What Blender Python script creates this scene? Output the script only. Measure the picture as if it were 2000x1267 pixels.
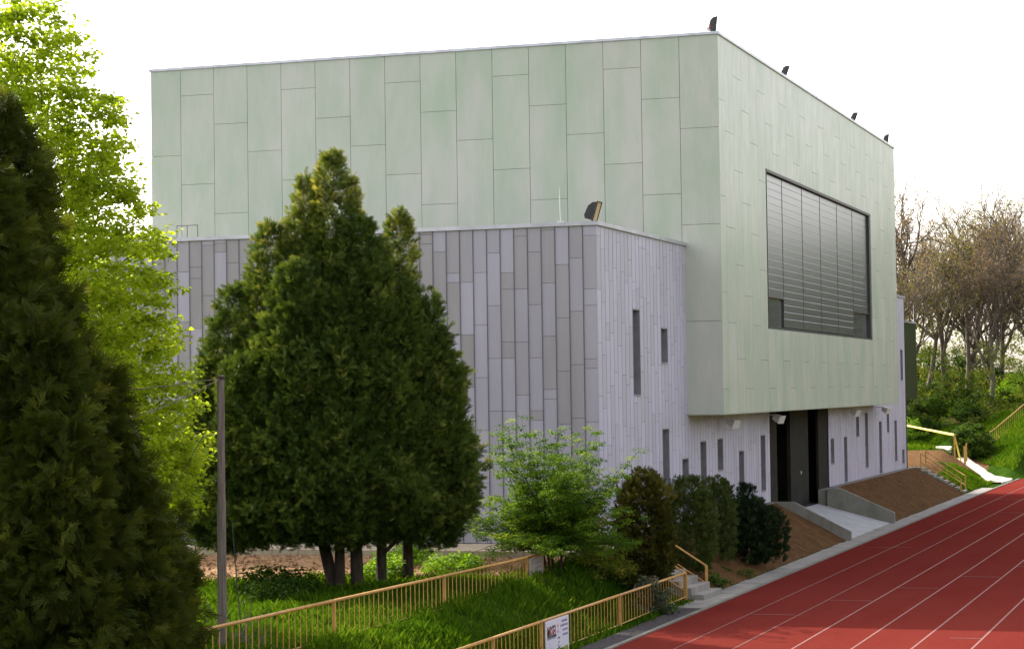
import bpy, math, random
import numpy as np
from mathutils import Vector, Matrix
R = math.radians
sc = bpy.context.scene
for o in list(bpy.data.objects): bpy.data.objects.remove(o)
COL = sc.collection
rng = np.random.default_rng(7)
random.seed(7)

# ------------------------------------------------------------------ camera, sky, sun, exposure
F = Vector((0.94730242, 0.3188562, 0.03080356)).normalized()
RT = Vector((0.31939198, -0.94751517, -0.01427468)).normalized()
UP = RT.cross(F).normalized()
CAM = Vector((-66.82085, -15.56978, 4.13698))
cd = bpy.data.cameras.new('camera'); co = bpy.data.objects.new('camera', cd); COL.objects.link(co)
co.matrix_world = Matrix(((RT.x, UP.x, -F.x, CAM.x), (RT.y, UP.y, -F.y, CAM.y), (RT.z, UP.z, -F.z, CAM.z), (0, 0, 0, 1)))
cd.sensor_width = 36; cd.lens = 4278.6 / 2000 * 36; cd.clip_end = 4000; cd.clip_start = 0.5
sc.camera = co
SD = Vector((0.665, 1.30, 1.0)).normalized()
ELEV = math.asin(SD.z); AZ = math.atan2(SD.x, SD.y)
w = bpy.data.worlds.new('World'); sc.world = w; w.use_nodes = True
nt = w.node_tree; bg = nt.nodes['Background']
sky = nt.nodes.new('ShaderNodeTexSky'); sky.sky_type = 'NISHITA'; sky.sun_disc = False
sky.sun_elevation = ELEV; sky.sun_rotation = AZ; sky.dust_density = 3.0; sky.air_density = 1.0; sky.ozone_density = 1.0
hs = nt.nodes.new('ShaderNodeHueSaturation'); hs.inputs['Saturation'].default_value = 0.38
nt.links.new(sky.outputs[0], hs.inputs['Color'])
wm = nt.nodes.new('ShaderNodeMix'); wm.data_type = 'RGBA'; wm.blend_type = 'MULTIPLY'; wm.inputs[0].default_value = 1; wm.inputs[7].default_value = (1.06, 1.0, .97, 1)
nt.links.new(hs.outputs[0], wm.inputs[6]); nt.links.new(wm.outputs[2], bg.inputs[0]); bg.inputs[1].default_value = 0.15
sl = bpy.data.lights.new('sun', 'SUN'); sl.energy = 2.4; sl.angle = R(0.6); sl.color = (1.0, 0.93, 0.80)
so = bpy.data.objects.new('sun', sl); COL.objects.link(so)
so.rotation_euler = SD.to_track_quat('Z', 'Y').to_euler()
sc.view_settings.view_transform = 'Standard'; sc.view_settings.look = 'None'
sc.view_settings.exposure = 1.75; sc.view_settings.gamma = 1.0
sc.cycles.use_denoising = True
sc.cycles.max_bounces = 7; sc.cycles.diffuse_bounces = 4; sc.cycles.glossy_bounces = 3; sc.cycles.transmission_bounces = 4

# ------------------------------------------------------------------ helpers
def tag(o, label=None, cat=None, group=None, kind=None):
    if label: o['label'] = label
    if cat: o['category'] = cat
    if group: o['group'] = group
    if kind: o['kind'] = kind
    return o
def empty(name, loc, label, cat, group=None, rz=0):
    o = bpy.data.objects.new(name, None); COL.objects.link(o); o.location = loc; o.rotation_euler = (0, 0, rz)
    o.empty_display_size = 0.2
    return tag(o, label, cat, group)
def raw_mesh(name, V, Fc, mats, parent=None, midx=None, tone=None, smooth=False):
    """V (n,3) array; Fc (m,k) array or list of arrays of equal-k faces"""
    me = bpy.data.meshes.new(name)
    V = np.asarray(V, np.float32)
    if not isinstance(Fc, list): Fc = [Fc]
    Fc = [np.asarray(f, np.int32) for f in Fc if len(f)]
    nl = sum(f.size for f in Fc); nf = sum(len(f) for f in Fc)
    me.vertices.add(len(V)); me.vertices.foreach_set('co', V.ravel())
    me.loops.add(nl); me.loops.foreach_set('vertex_index', np.concatenate([f.ravel() for f in Fc]))
    me.polygons.add(nf)
    st = []; c = 0
    for f in Fc:
        st.append(c + np.arange(len(f)) * f.shape[1]); c += f.size
    me.polygons.foreach_set('loop_start', np.concatenate(st).astype(np.int32))
    if midx is not None: me.polygons.foreach_set('material_index', np.asarray(midx, np.int32))
    me.update(calc_edges=True)
    if tone is not None:
        a = me.attributes.new('tone', 'FLOAT', 'FACE'); a.data.foreach_set('value', np.asarray(tone, np.float32))
    me.polygons.foreach_set('use_smooth', np.full(nf, bool(smooth)))
    for m in (mats if isinstance(mats, (list, tuple)) else [mats]): me.materials.append(m)
    o = bpy.data.objects.new(name, me); COL.objects.link(o)
    if parent is not None: o.parent = parent
    return o
class MB:
    def __init__(s): s.v = []; s.q = []; s.t = []; s.tq = []; s.mq = []
    def quad(s, a, b, c, d, tone=0.5, m=0):
        n = len(s.v); s.v += [a, b, c, d]; s.q.append((n, n+1, n+2, n+3)); s.tq.append(tone); s.mq.append(m)
    def hexa(s, p, tone=0.5, m=0):
        """8 points: bottom 4 ccw, top 4 ccw"""
        n = len(s.v); s.v += [tuple(q) for q in p]
        for f in ((3,2,1,0),(4,5,6,7),(0,1,5,4),(1,2,6,5),(2,3,7,6),(3,0,4,7)):
            s.q.append(tuple(n+i for i in f)); s.tq.append(tone); s.mq.append(m)
    def box(s, x0, y0, z0, x1, y1, z1, tone=0.5, m=0):
        s.hexa([(x0,y0,z0),(x1,y0,z0),(x1,y1,z0),(x0,y1,z0),(x0,y0,z1),(x1,y0,z1),(x1,y1,z1),(x0,y1,z1)], tone, m)
    def tube(s, a, b, ra, rb=None, n=8, m=0, caps=True, tone=0.5):
        rb = ra if rb is None else rb
        a = Vector(a); b = Vector(b); d = (b-a).normalized(); u = d.orthogonal().normalized(); v = d.cross(u)
        k = len(s.v)
        for (c, r) in ((a, ra), (b, rb)):
            for i in range(n):
                t = 2*math.pi*i/n; s.v.append(tuple(c + u*(r*math.cos(t)) + v*(r*math.sin(t))))
        for i in range(n):
            j = (i+1) % n; s.q.append((k+i, k+j, k+n+j, k+n+i)); s.tq.append(tone); s.mq.append(m)
        if caps:
            for base, rev in ((k, True), (k+n, False)):
                c = len(s.v); s.v.append(tuple(a if rev else b))
                for i in range(0, n, 2):
                    f = (base+i, base+(i+1) % n, base+(i+2) % n, c)
                    s.q.append(f[::-1] if not rev else f); s.tq.append(tone); s.mq.append(m)
    def path(s, pts, r, n=8, m=0):
        for a, b in zip(pts[:-1], pts[1:]): s.tube(a, b, r, r, n, m)
    def prism(s, prof, y0, y1, m=0, tone=0.5):
        """prof: list of (x,z) ccw seen from -y; extruded y0..y1; fan caps as quads/tris"""
        n = len(prof); k = len(s.v)
        for y in (y0, y1): s.v += [(x, y, z) for x, z in prof]
        for i in range(n):
            j = (i+1) % n; s.q.append((k+i, k+j, k+n+j, k+n+i)); s.tq.append(tone); s.mq.append(m)
        cx = sum(p[0] for p in prof)/n; cz = sum(p[1] for p in prof)/n
        for b, y in ((k, y0), (k+n, y1)):
            c = len(s.v); s.v.append((cx, y, cz))
            for i in range(n):
                s.q.append((b+i, b+(i+1) % n, c, c)); s.tq.append(tone); s.mq.append(m)
    def build(s, name, mats, parent=None, smooth=False, bevel=0):
        q = np.array(s.q); deg = q[:, 2] == q[:, 3]
        F_ = [q[~deg], q[deg][:, :3]]
        tq = np.array(s.tq); mq = np.array(s.mq)
        o = raw_mesh(name, np.array(s.v), F_, mats, parent, np.concatenate([mq[~deg], mq[deg]]), np.concatenate([tq[~deg], tq[deg]]), smooth)
        if bevel:
            b = o.modifiers.new('bevel', 'BEVEL'); b.width = bevel; b.segments = 2; b.limit_method = 'ANGLE'
        return o
def copy_tree(o, parent=None):
    c = o.copy(); COL.objects.link(c)
    if parent is not None: c.parent = parent
    for ch in list(o.children): copy_tree(ch, c)
    return c

# ------------------------------------------------------------------ materials
def nmat(name):
    m = bpy.data.materials.new(name); m.use_nodes = True
    n = m.node_tree.nodes; l = m.node_tree.links
    return m, n, l, n['Principled BSDF']
def setp(b, **k):
    for a, v in k.items():
        a = {'rough': 'Roughness', 'metal': 'Metallic', 'spec': 'Specular IOR Level', 'coat': 'Coat Weight', 'crough': 'Coat Roughness'}[a]
        b.inputs[a].default_value = v
def mapping(n, l, scale=(1, 1, 1), coord='Object'):
    tc = n.new('ShaderNodeTexCoord'); mp = n.new('ShaderNodeMapping'); mp.inputs['Scale'].default_value = scale
    l.new(tc.outputs[coord], mp.inputs['Vector']); return mp.outputs[0]
def noise(n, l, vec, scale, detail=4, rough=0.6, dist=0):
    t = n.new('ShaderNodeTexNoise'); t.inputs['Scale'].default_value = scale; t.inputs['Detail'].default_value = detail
    t.inputs['Roughness'].default_value = rough; t.inputs['Distortion'].default_value = dist
    if vec is not None: l.new(vec, t.inputs['Vector'])
    return t.outputs['Fac']
def ramp(n, l, fac, stops):
    r = n.new('ShaderNodeValToRGB'); l.new(fac, r.inputs[0])
    e = r.color_ramp.elements
    while len(e) < len(stops): e.new(0.5)
    for i, (p, c) in enumerate(stops):
        e[i].position = p; e[i].color = (c[0], c[1], c[2], 1) if isinstance(c, (tuple, list)) else (c, c, c, 1)
    return r.outputs[0]
def mix(n, l, f, a, b, mode='MIX'):
    x = n.new('ShaderNodeMix'); x.data_type = 'RGBA'; x.blend_type = mode
    for s, v in ((0, f), (6, a), (7, b)):
        if hasattr(v, 'is_output') or isinstance(v, bpy.types.NodeSocket): l.new(v, x.inputs[s])
        else: x.inputs[s].default_value = v if s == 0 else (v[0], v[1], v[2], 1)
    return x.outputs[2]
def bump(n, l, h, b, strength=0.3, dist=0.02):
    x = n.new('ShaderNodeBump'); x.inputs['Strength'].default_value = strength; x.inputs['Distance'].default_value = dist
    l.new(h, x.inputs['Height']); l.new(x.outputs[0], b.inputs['Normal'])
def attr(n, name='tone'):
    a = n.new('ShaderNodeAttribute'); a.attribute_name = name; return a.outputs['Fac']
def two(name, c1, c2, scale=3, rough=0.8, vs=(1, 1, 1), bs=0.2, bscale=None, bd=0.01, lo=0.35, hi=0.65, spec=0.5, metal=0, detail=5):
    m, n, l, b = nmat(name); v = mapping(n, l, vs)
    f = noise(n, l, v, scale, detail); l.new(ramp(n, l, f, [(lo, c1), (hi, c2)]), b.inputs['Base Color'])
    setp(b, rough=rough, spec=spec, metal=metal)
    if bs: bump(n, l, noise(n, l, v, bscale or scale*4, 4), b, bs, bd)
    return m
def panel_mat(name, tones, blot, rough, spec, coat=0, vs=(1, 1, .35), sc_=0.9):
    m, n, l, b = nmat(name); v = mapping(n, l, vs)
    base = ramp(n, l, attr(n), tones)
    cl = noise(n, l, v, sc_, 5, .6)
    c1 = mix(n, l, ramp(n, l, cl, [(.35, 0.0), (.68, 1.0)]), base, mix(n, l, 1.0, base, blot, 'MULTIPLY'))
    v2 = mapping(n, l, (9, 9, .4)); st = noise(n, l, v2, 2.2, 3)
    c2 = mix(n, l, ramp(n, l, st, [(.35, 0.0), (.8, .28)]), c1, mix(n, l, 1.0, c1, (1.2, 1.2, 1.2), 'MULTIPLY'))
    # run-off stains below joints and small scuffs
    sp = noise(n, l, mapping(n, l, (1, 1, 1)), 7, 3); c3 = mix(n, l, ramp(n, l, sp, [(.70, 0.0), (.78, .35)]), c2, mix(n, l, 1.0, c2, (1.22, 1.22, 1.2), 'MULTIPLY'))
    l.new(c3, b.inputs['Base Color']); setp(b, rough=rough, spec=spec, coat=coat, crough=.25)
    rr = ramp(n, l, noise(n, l, v, 3, 4), [(.3, rough-.07), (.7, rough+.1)]); l.new(rr, b.inputs['Roughness'])
    return m
M = {}
M['green'] = panel_mat('green_cement_panel', [(0, (.405, .415, .36)), (1, (.48, .48, .425))], (.74, .885, .76), .45, .5, coat=.26)
M['gray'] = panel_mat('grey_metal_panel', [(0, (.285, .272, .27)), (.3, (.325, .312, .33)), (.42, (.362, .348, .40)), (1, (.50, .475, .59))], (.88, .88, .9), .45, .5, vs=(1, 1, .25), sc_=1.3)
M['backing'] = two('dark_joint_backing', (.028, .017, .018), (.045, .030, .03), 4, .9, bs=0)
M['coping'] = two('coping_metal', (.42, .42, .46), (.55, .55, .6), 2, .35, metal=.6, bs=0)
M['pane'] = two('window_glass_grey', (.022, .021, .024), (.036, .034, .040), .6, .16, bs=0, spec=.08)
M['glass'] = two('mirror_like_window_glass', (.30, .31, .30), (.36, .37, .36), .6, .05, bs=0, spec=1.0, metal=.6)
M['reveal'] = two('window_reveal_metal', (.17, .165, .18), (.22, .215, .24), 3, .45, bs=0)
M['frame_dark'] = two('dark_window_frame', (.016, .016, .018), (.03, .028, .028), 3, .45, bs=0)
M['slat'] = two('blind_slat', (.23, .235, .24), (.26, .265, .27), .6, .29, bs=0, metal=.9, vs=(.4, 1, 4))
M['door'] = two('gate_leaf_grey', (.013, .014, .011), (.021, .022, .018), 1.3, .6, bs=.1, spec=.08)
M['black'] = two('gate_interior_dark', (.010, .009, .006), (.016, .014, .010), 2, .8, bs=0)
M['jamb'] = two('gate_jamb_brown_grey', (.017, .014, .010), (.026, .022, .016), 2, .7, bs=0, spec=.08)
M['darkgreen'] = two('olive_panel', (.022, .034, .008), (.03, .044, .011), 1.3, .8, bs=0, spec=.08)
M['roof'] = two('roof_membrane', (.22, .22, .23), (.3, .3, .3), 1, .9)
def concrete(name, a, b_):
    m, n, l, b = nmat(name); v = mapping(n, l)
    f = noise(n, l, v, 1.4, 6, .65); c = ramp(n, l, f, [(.3, a), (.7, b_)])
    s = noise(n, l, mapping(n, l, (3, 3, .5)), 1.6, 4); c = mix(n, l, ramp(n, l, s, [(.5, 0.0), (.75, .35)]), c, (a[0]*.6, a[1]*.6, a[2]*.52))
    l.new(c, b.inputs['Base Color']); setp(b, rough=.9, spec=.3); bump(n, l, noise(n, l, v, 18, 5), b, .35, .01); return m
M['concrete'] = concrete('concrete', (.14, .135, .11), (.22, .21, .18))
M['concrete_light'] = concrete('pale_concrete', (.30, .30, .31), (.40, .40, .405))
M['slab'] = concrete('paving_slab', (.19, .175, .155), (.31, .285, .255))
def ground_mat(name, stops, sc1, sc2, bd, bs=.8, fine=60, w=.5):
    m, n, l, b = nmat(name); v = mapping(n, l)
    a = noise(n, l, v, sc1, 8, .7); g = noise(n, l, v, fine, 3, .7)
    f = n.new('ShaderNodeMix'); f.data_type = 'FLOAT'; f.inputs[0].default_value = w
    l.new(a, f.inputs[2]); l.new(g, f.inputs[3])
    l.new(ramp(n, l, f.outputs[0], stops), b.inputs['Base Color']); setp(b, rough=1, spec=.03)
    bump(n, l, noise(n, l, v, sc2, 8, .75), b, bs, bd); return m
M['soil'] = ground_mat('bare_soil', [(.32, (.055, .026, .010)), (.5, (.115, .060, .026)), (.7, (.18, .105, .050))], 2.2, 9, .12)
M['mulch'] = ground_mat('bark_mulch', [(.36, (.09, .045, .022)), (.48, (.36, .21, .11)), (.62, (.66, .45, .26))], 5, 16, .10, 1, 38, .6)
M['gravel'] = ground_mat('dark_gravel', [(.35, (.035, .033, .034)), (.55, (.11, .10, .10)), (.7, (.26, .25, .25))], 10, 30, .06, 1, 45, .6)
M['infield'] = ground_mat('pale_bounce_grass', [(.35, (.15, .17, .06)), (.65, (.25, .27, .11))], 1.2, 14, .05)  # unseen infield, coloured pale to bounce light onto the front wall
M['path'] = ground_mat('pale_path', [(.35, (.40, .35, .29)), (.65, (.55, .50, .43))], 2, 20, .02, .3)
# terrain: grass and bare earth by painted mask
m, n, l, b = nmat('grassy_ground'); v = mapping(n, l)
g1 = ramp(n, l, noise(n, l, v, .9, 8, .7), [(.3, (.018, .045, .005)), (.5, (.038, .085, .008)), (.72, (.075, .125, .014))])
g2 = mix(n, l, ramp(n, l, noise(n, l, v, 14, 5, .7), [(.4, 0.0), (.7, .6)]), g1, (.02, .05, .01))
e1 = ramp(n, l, noise(n, l, v, 2.2, 8, .7), [(.3, (.08, .04, .018)), (.5, (.17, .095, .045)), (.7, (.27, .17, .095))])
mk = n.new('ShaderNodeMath'); mk.operation = 'ADD'; l.new(attr(n, 'soil'), mk.inputs[0])
m2 = n.new('ShaderNodeMath'); m2.operation = 'SUBTRACT'; l.new(noise(n, l, v, .8, 7, .7), m2.inputs[0]); m2.inputs[1].default_value = .5; l.new(m2.outputs[0], mk.inputs[1])
l.new(mix(n, l, ramp(n, l, mk.outputs[0], [(.45, 0.0), (.55, 1.0)]), g2, e1), b.inputs['Base Color'])
setp(b, rough=1, spec=.0); bump(n, l, noise(n, l, v, 6, 8, .75), b, 1, .25); M['ground'] = m
# track
m, n, l, b = nmat('red_running_track'); v = mapping(n, l)
c = ramp(n, l, noise(n, l, v, 55, 4, .7), [(.35, (.102, .0165, .0130)), (.65, (.162, .0270, .0210))])
pz = noise(n, l, mapping(n, l, (.25, 1, 1)), .55, 7, .62)
c = mix(n, l, ramp(n, l, pz, [(.36, 0.0), (.62, .55)]), c, (.15, .029, .022))
wr = noise(n, l, mapping(n, l, (.15, 2.2, 1)), 1.3, 5); c = mix(n, l, ramp(n, l, wr, [(.55, 0.0), (.8, .3)]), c, (.14, .028, .022))
ds = noise(n, l, v, 3.5, 6, .8); c = mix(n, l, ramp(n, l, ds, [(.62, 0.0), (.72, .5)]), c, (.085, .020, .016))
l.new(c, b.inputs['Base Color']); setp(b, rough=1, spec=.0); bump(n, l, noise(n, l, v, 140, 2), b, .4, .006); M['track'] = m
m, n, l, b = nmat('worn_lane_paint'); v = mapping(n, l)
c = mix(n, l, ramp(n, l, noise(n, l, v, 9, 6, .8), [(.38, .0), (.62, .75)]), (.25, .115, .095), (.15, .030, .022)); l.new(c, b.inputs['Base Color']); setp(b, rough=.8); M['paint'] = m
m, n, l, b = nmat('faded_lane_paint'); v = mapping(n, l)
c = mix(n, l, ramp(n, l, noise(n, l, v, 9, 6, .8), [(.35, .3), (.6, 1.0)]), (.19, .08, .065), (.12, .018, .014)); l.new(c, b.inputs['Base Color']); setp(b, rough=.8); M['paint_faded'] = m
M['yellow'] = two('ochre_rail_paint', (.36, .185, .042), (.52, .285, .072), 5, .5, lo=.3, hi=.6)
M['yellow_bright'] = two('yellow_barrier_paint', (.62, .46, .05), (.78, .60, .12), 3, .5, bs=0)
M['wood'] = two('weathered_pole_wood', (.09, .072, .060), (.19, .155, .13), 3, .9, vs=(8, 8, .35), bs=.6)
M['white'] = two('white_lamp_housing', (.55, .55, .52), (.66, .66, .63), 4, .4, bs=0)
M['blackmetal'] = two('black_lamp_housing', (.012, .012, .015), (.03, .03, .035), 6, .4, bs=0)
M['lens_tan'] = two('lamp_glass_tan', (.45, .29, .18), (.55, .37, .25), 3, .2, bs=0)
M['lens_green'] = two('lamp_glass_olive', (.28, .28, .14), (.4, .38, .2), 3, .2, bs=0)
M['red'] = two('red_badge', (.6, .04, .05), (.7, .07, .08), 3, .5, bs=0)
M['steel'] = two('pale_rod_metal', (.5, .5, .48), (.62, .62, .6), 3, .4, bs=0, metal=.4)
M['rope'] = two('frayed_cable', (.06, .045, .035), (.17, .135, .10), 20, .9)
M['cable'] = two('black_cable', (.02, .02, .02), (.035, .035, .035), 5, .6, bs=0)
def bark(name, a, b_): return two(name, a, b_, 4, .95, vs=(3, 3, .6), bs=.9, bd=.04)
M['bark_dark'] = bark('dark_bark', (.018, .012, .008), (.055, .036, .024))
M['bark_grey'] = bark('hazed_grey_bark', (.075, .058, .043), (.19, .155, .12))  # lightened so distance haze and backlight glare sit in the bark colour
def leafm(name, c0, c1, c2, trans=.35, rough=.55, spec=.3, big=.35, hue=None):
    m = bpy.data.materials.new(name); m.use_nodes = True; n = m.node_tree.nodes; l = m.node_tree.links
    b = n['Principled BSDF']; out = n['Material Output']
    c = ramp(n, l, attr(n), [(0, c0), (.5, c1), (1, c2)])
    v = mapping(n, l); c = mix(n, l, ramp(n, l, noise(n, l, v, big, 3), [(.35, 0.0), (.65, .45)]), c, c1)
    l.new(c, b.inputs['Base Color']); setp(b, rough=rough, spec=spec)
    t = n.new('ShaderNodeBsdfTranslucent'); l.new(mix(n, l, 1.0, c, hue or (1.35, 1.25, .55), 'MULTIPLY'), t.inputs[0])
    x = n.new('ShaderNodeMixShader'); x.inputs[0].default_value = trans
    l.new(b.outputs[0], x.inputs[1]); l.new(t.outputs[0], x.inputs[2]); l.new(x.outputs[0], out.inputs[0]); return m
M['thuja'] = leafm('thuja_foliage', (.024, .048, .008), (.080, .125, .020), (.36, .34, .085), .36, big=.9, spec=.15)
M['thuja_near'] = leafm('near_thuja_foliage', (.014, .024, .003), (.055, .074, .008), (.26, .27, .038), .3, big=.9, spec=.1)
M['maple'] = leafm('fresh_maple_leaves', (.15, .22, .012), (.29, .39, .022), (.46, .54, .06), .62, spec=.12, hue=(1.3, 1.25, .5))
M['sapling'] = leafm('feathery_leaves', (.03, .075, .006), (.085, .175, .012), (.28, .38, .04), .48, spec=.1)
M['yew'] = leafm('golden_yew', (.022, .024, .004), (.060, .062, .009), (.20, .175, .03), .25, spec=.1)
M['pine'] = leafm('pine_needles', (.008, .018, .006), (.017, .034, .010), (.038, .060, .018), .08, spec=.1)
M['columnar'] = leafm('columnar_thuja', (.030, .050, .006), (.060, .088, .012), (.12, .15, .025), .25)
M['bright'] = leafm('bright_ground_leaves', (.10, .22, .012), (.18, .34, .02), (.30, .45, .05), .5)
M['shrubg'] = leafm('shrub_leaves', (.020, .046, .006), (.045, .092, .010), (.11, .17, .024), .4, spec=.1)
M['yellowleaf'] = leafm('yellow_green_leaves', (.07, .12, .012), (.16, .20, .02), (.42, .34, .04), .45)
M['ivy'] = leafm('dark_ivy', (.025, .045, .015), (.06, .08, .035), (.16, .13, .10), .15)
M['bud'] = leafm('olive_buds', (.11, .10, .025), (.19, .175, .045), (.30, .28, .08), .45, spec=.1)
M['under'] = leafm('undergrowth_leaves', (.028, .045, .008), (.075, .105, .015), (.22, .24, .05), .45, spec=.05)
M['budbrown'] = leafm('pinkish_brown_buds', (.17, .11, .075), (.26, .18, .12), (.36, .26, .17), .35)
M['grass'] = leafm('grass_blades', (.022, .060, .003), (.056, .122, .008), (.17, .235, .02), .42, big=.5, spec=.0)
M['wood_far'] = leafm('far_woodland_leaves', (.03, .055, .012), (.06, .09, .02), (.10, .14, .03), .3)

# ------------------------------------------------------------------ key dimensions
ZT, YK, GX, GY = -1.3747, -2.50, 9.8235, 1.1647
HG, HB, HS = 15.294, 3.355, 8.6875
LX, LG, WY, GW = 35.81, 45.76, 19.84, 26.0
sm = lambda t: (lambda u: u*u*(3-2*u))(np.clip(t, 0, 1))
def yedge(x):
    x = np.asarray(x, float)
    return YK - .15*(np.clip(x-45, 0, None)/21.7)**2 - (np.clip(x-68.5, 0, None)**2)/50
def nz(x, y, s, seed=0):
    x = np.asarray(x, float); y = np.asarray(y, float); r = 0
    rg = np.random.default_rng(seed)
    for k in range(5):
        a, p, q = rg.uniform(0, 6.28), rg.uniform(0, 6.28), rg.uniform(.7, 1.4)
        r = r + np.sin((x*np.cos(a)+y*np.sin(a))*s*q+p)
    return r/5
def hz(x, y):
    x = np.asarray(x, float); y = np.asarray(y, float)
    pl = np.maximum(-.17-.035*np.clip(-12.6-x, 0, 10), -.5)
    near = -1.39+(pl+1.39)*sm((y+1.35)/2.35)
    near = near + .05*nz(x, y, 1.3, 3)*sm((y+1.5)/1.)
    y0 = -1.78+.12*np.clip(x-55, 0, None)
    main = -1.39+1.36*np.clip((y-y0)/2.6, 0, 1)
    t = sm((x+12.2)/2.4); z = near*(1-t)+main*t
    d = (.33*(x-63)-(y+2.2))/1.05
    e = np.clip(.62*d, 0, 3.5)*sm((x-60)/5)*sm((y-yedge(x))/1.2+.2)
    hill = np.clip(.145*(x-86), 0, 4.9)*sm((x-86)/12+.2)*sm((y+60)/30)*(1+.12*nz(x, y, .12, 5))
    z = z+np.where(x > 60, np.maximum(e*sm((125-x)/30), np.where(x > 86, hill, 0)), 0)
    hy = np.clip((y-60)*.1, 0, 12); z = z+np.where(y > 60, hy, 0)
    z = np.where((x > 11.52) & (x < 21.68) & (y < 6) & (y > -1.95), -1.6, z)
    z = np.where((x >= 21.68) & (x < 24.1) & (y > .75) & (y < 6), -1.6, z)
    z = np.where((y < yedge(x)+.12), -1.40, z)
    # unseen woodland ridge across the field, raised for the window reflections
    fr = np.clip((-y-75)*.32, 0, 17); z = z+np.where(y < -75, fr*(1+.1*nz(x, y, .03, 8)), 0)
    # bank on which the photographer stands
    st = sm((-52-x)/8)*3.4; z = z+np.where(x < -52, st*sm((y+60)/30), 0)
    return z
def sheet(name, xs, ys, mat, off=0.0, zf=hz, kind='structure', mask=None, soil=None):
    X, Y = np.meshgrid(xs, ys, indexing='ij'); Z = zf(X, Y)+off
    nx, ny = X.shape; V = np.stack([X, Y, Z], -1).reshape(-1, 3)
    i = np.arange(nx*ny).reshape(nx, ny); Fq = np.stack([i[:-1, :-1], i[1:, :-1], i[1:, 1:], i[:-1, 1:]], -1).reshape(-1, 4)
    if mask is not None:
        cx = V[Fq].mean(1); Fq = Fq[mask(cx[:, 0], cx[:, 1])]
    o = raw_mesh(name, V, Fq, mat, smooth=True); o['kind'] = kind
    if soil is not None:
        a = o.data.attributes.new('soil', 'FLOAT', 'POINT'); a.data.foreach_set('value', soil(V[:, 0], V[:, 1]).astype(np.float32))
    return o
ar = np.arange
xs = np.unique(np.round(np.concatenate([[-400, -250, -150, -110, -90], ar(-80, -36, 1.5), ar(-36, -9, .35), ar(-9, 11.5, .6), [11.5, 11.53, 13, 16, 19, 21.66, 21.7], ar(22, 58, .7), ar(58, 96, .7), ar(96, 160, 2), ar(160, 300, 10), [350, 450, 700, 1200, 2000]]), 3))
ys = np.unique(np.round(np.concatenate([[-1500, -700, -400, -250], ar(-180, -70, 5), ar(-70, -12, 4), ar(-12, -4, 1), [-1.96, -1.94, 5.98, 6.02], ar(-4, 12, .3), ar(12, 30, 1.2), ar(30, 90, 5), [100, 140, 200, 400, 900, 1500]]), 3))
def soilmask(x, y):
    a = sm((x-45)/3)*sm((80-x)/6)*sm((y+.6-.0*x)/1.2)*(1-.75*sm((x-52)/4)*sm((62-x)/4)*sm((2.2-y)/2))
    b_ = np.exp(-((x-86)/6)**2)*sm((y-4)/3)*.8
    c = np.exp(-(((y-4.5-(x-95)*.02)/2.5)**2))*sm((x-86)/3)*sm((112-x)/4)*.5
    return np.clip(np.maximum.reduce([a, b_, c]), 0, 1)
sheet('ground', xs, ys, M['ground'], soil=soilmask)
# soil banks, mulch bed, gravel
sheet('soil_bank', ar(-8.6, 11.51, .15), np.linspace(-1.72, .82, 26), M['soil'], .03, lambda x, y: hz(x, y)+(.035*nz(x, y, 3.1, 2)+.02*nz(x, y, 9, 22))*sm((y+1.7)/.4)*sm((.8-y)/.3))
sheet('soil_bank', ar(21.85, 45.9, .15), np.linspace(-1.72, .82, 26), M['soil'], .03, lambda x, y: hz(x, y)+(.035*nz(x, y, 3.1, 4)+.02*nz(x, y, 9, 24))*sm((y+1.7)/.4)*sm((.8-y)/.3))
def mulch_ok(x, y): return (x > -16.2-.38*(y-1.5)+.5*nz(x, y, 2, 9)) & (x > -22.5+.4*nz(x, y, 2, 19)) & (y > 1.1-.0*x)
sheet('mulch_bed', ar(-24, -12.6, .25), ar(1.0, 27, .25), M['mulch'], .03, lambda x, y: hz(x, y)+.03*nz(x, y, 5, 12), mask=mulch_ok)
sheet('gravel_strip', ar(-60, -11.6, .5), np.array([-2.39, -2.2, -2.0, -1.78]), M['gravel'], .02)

def clods(name, n_, fx, fy, ok, smin, smax, mat, label):
    x = rng.uniform(*fx, n_); y = rng.uniform(*fy, n_); k = ok(x, y); x, y = x[k], y[k]; n_ = len(x)
    tv = np.array([(1, 0, 0), (0, 1, 0), (-1, 0, 0), (0, -1, 0), (0, 0, .8), (0, 0, -.6)], float); tf = np.array([(0, 1, 4), (1, 2, 4), (2, 3, 4), (3, 0, 4), (1, 0, 5), (2, 1, 5), (3, 2, 5), (0, 3, 5)])
    sc_ = smin+(smax-smin)*rng.random(n_)**3; V = tv[None]*(1+rng.normal(0, .28, (n_, 6, 3)))*sc_[:, None, None]*rng.uniform(.6, 1.4, (n_, 1, 3))+np.stack([x, y, hz(x, y)+.04], -1)[:, None]
    return tag(raw_mesh(name, V.reshape(-1, 3), (tf[None]+(np.arange(n_)*6)[:, None, None]).reshape(-1, 3), mat), label, 'litter', kind='stuff')
clods('soil_clods', 3000, (-8.5, 45.8), (-1.8, .8), lambda x, y: (x < 11.4) | (x > 21.9), .008, .032, M['soil'], 'loose clods of earth scattered over the brown soil banks')
clods('bark_chips', 9000, (-22.5, -12.7), (1.2, 20), mulch_ok, .015, .07, M['mulch'], 'loose bark chips scattered over the mulch bed')
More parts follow.
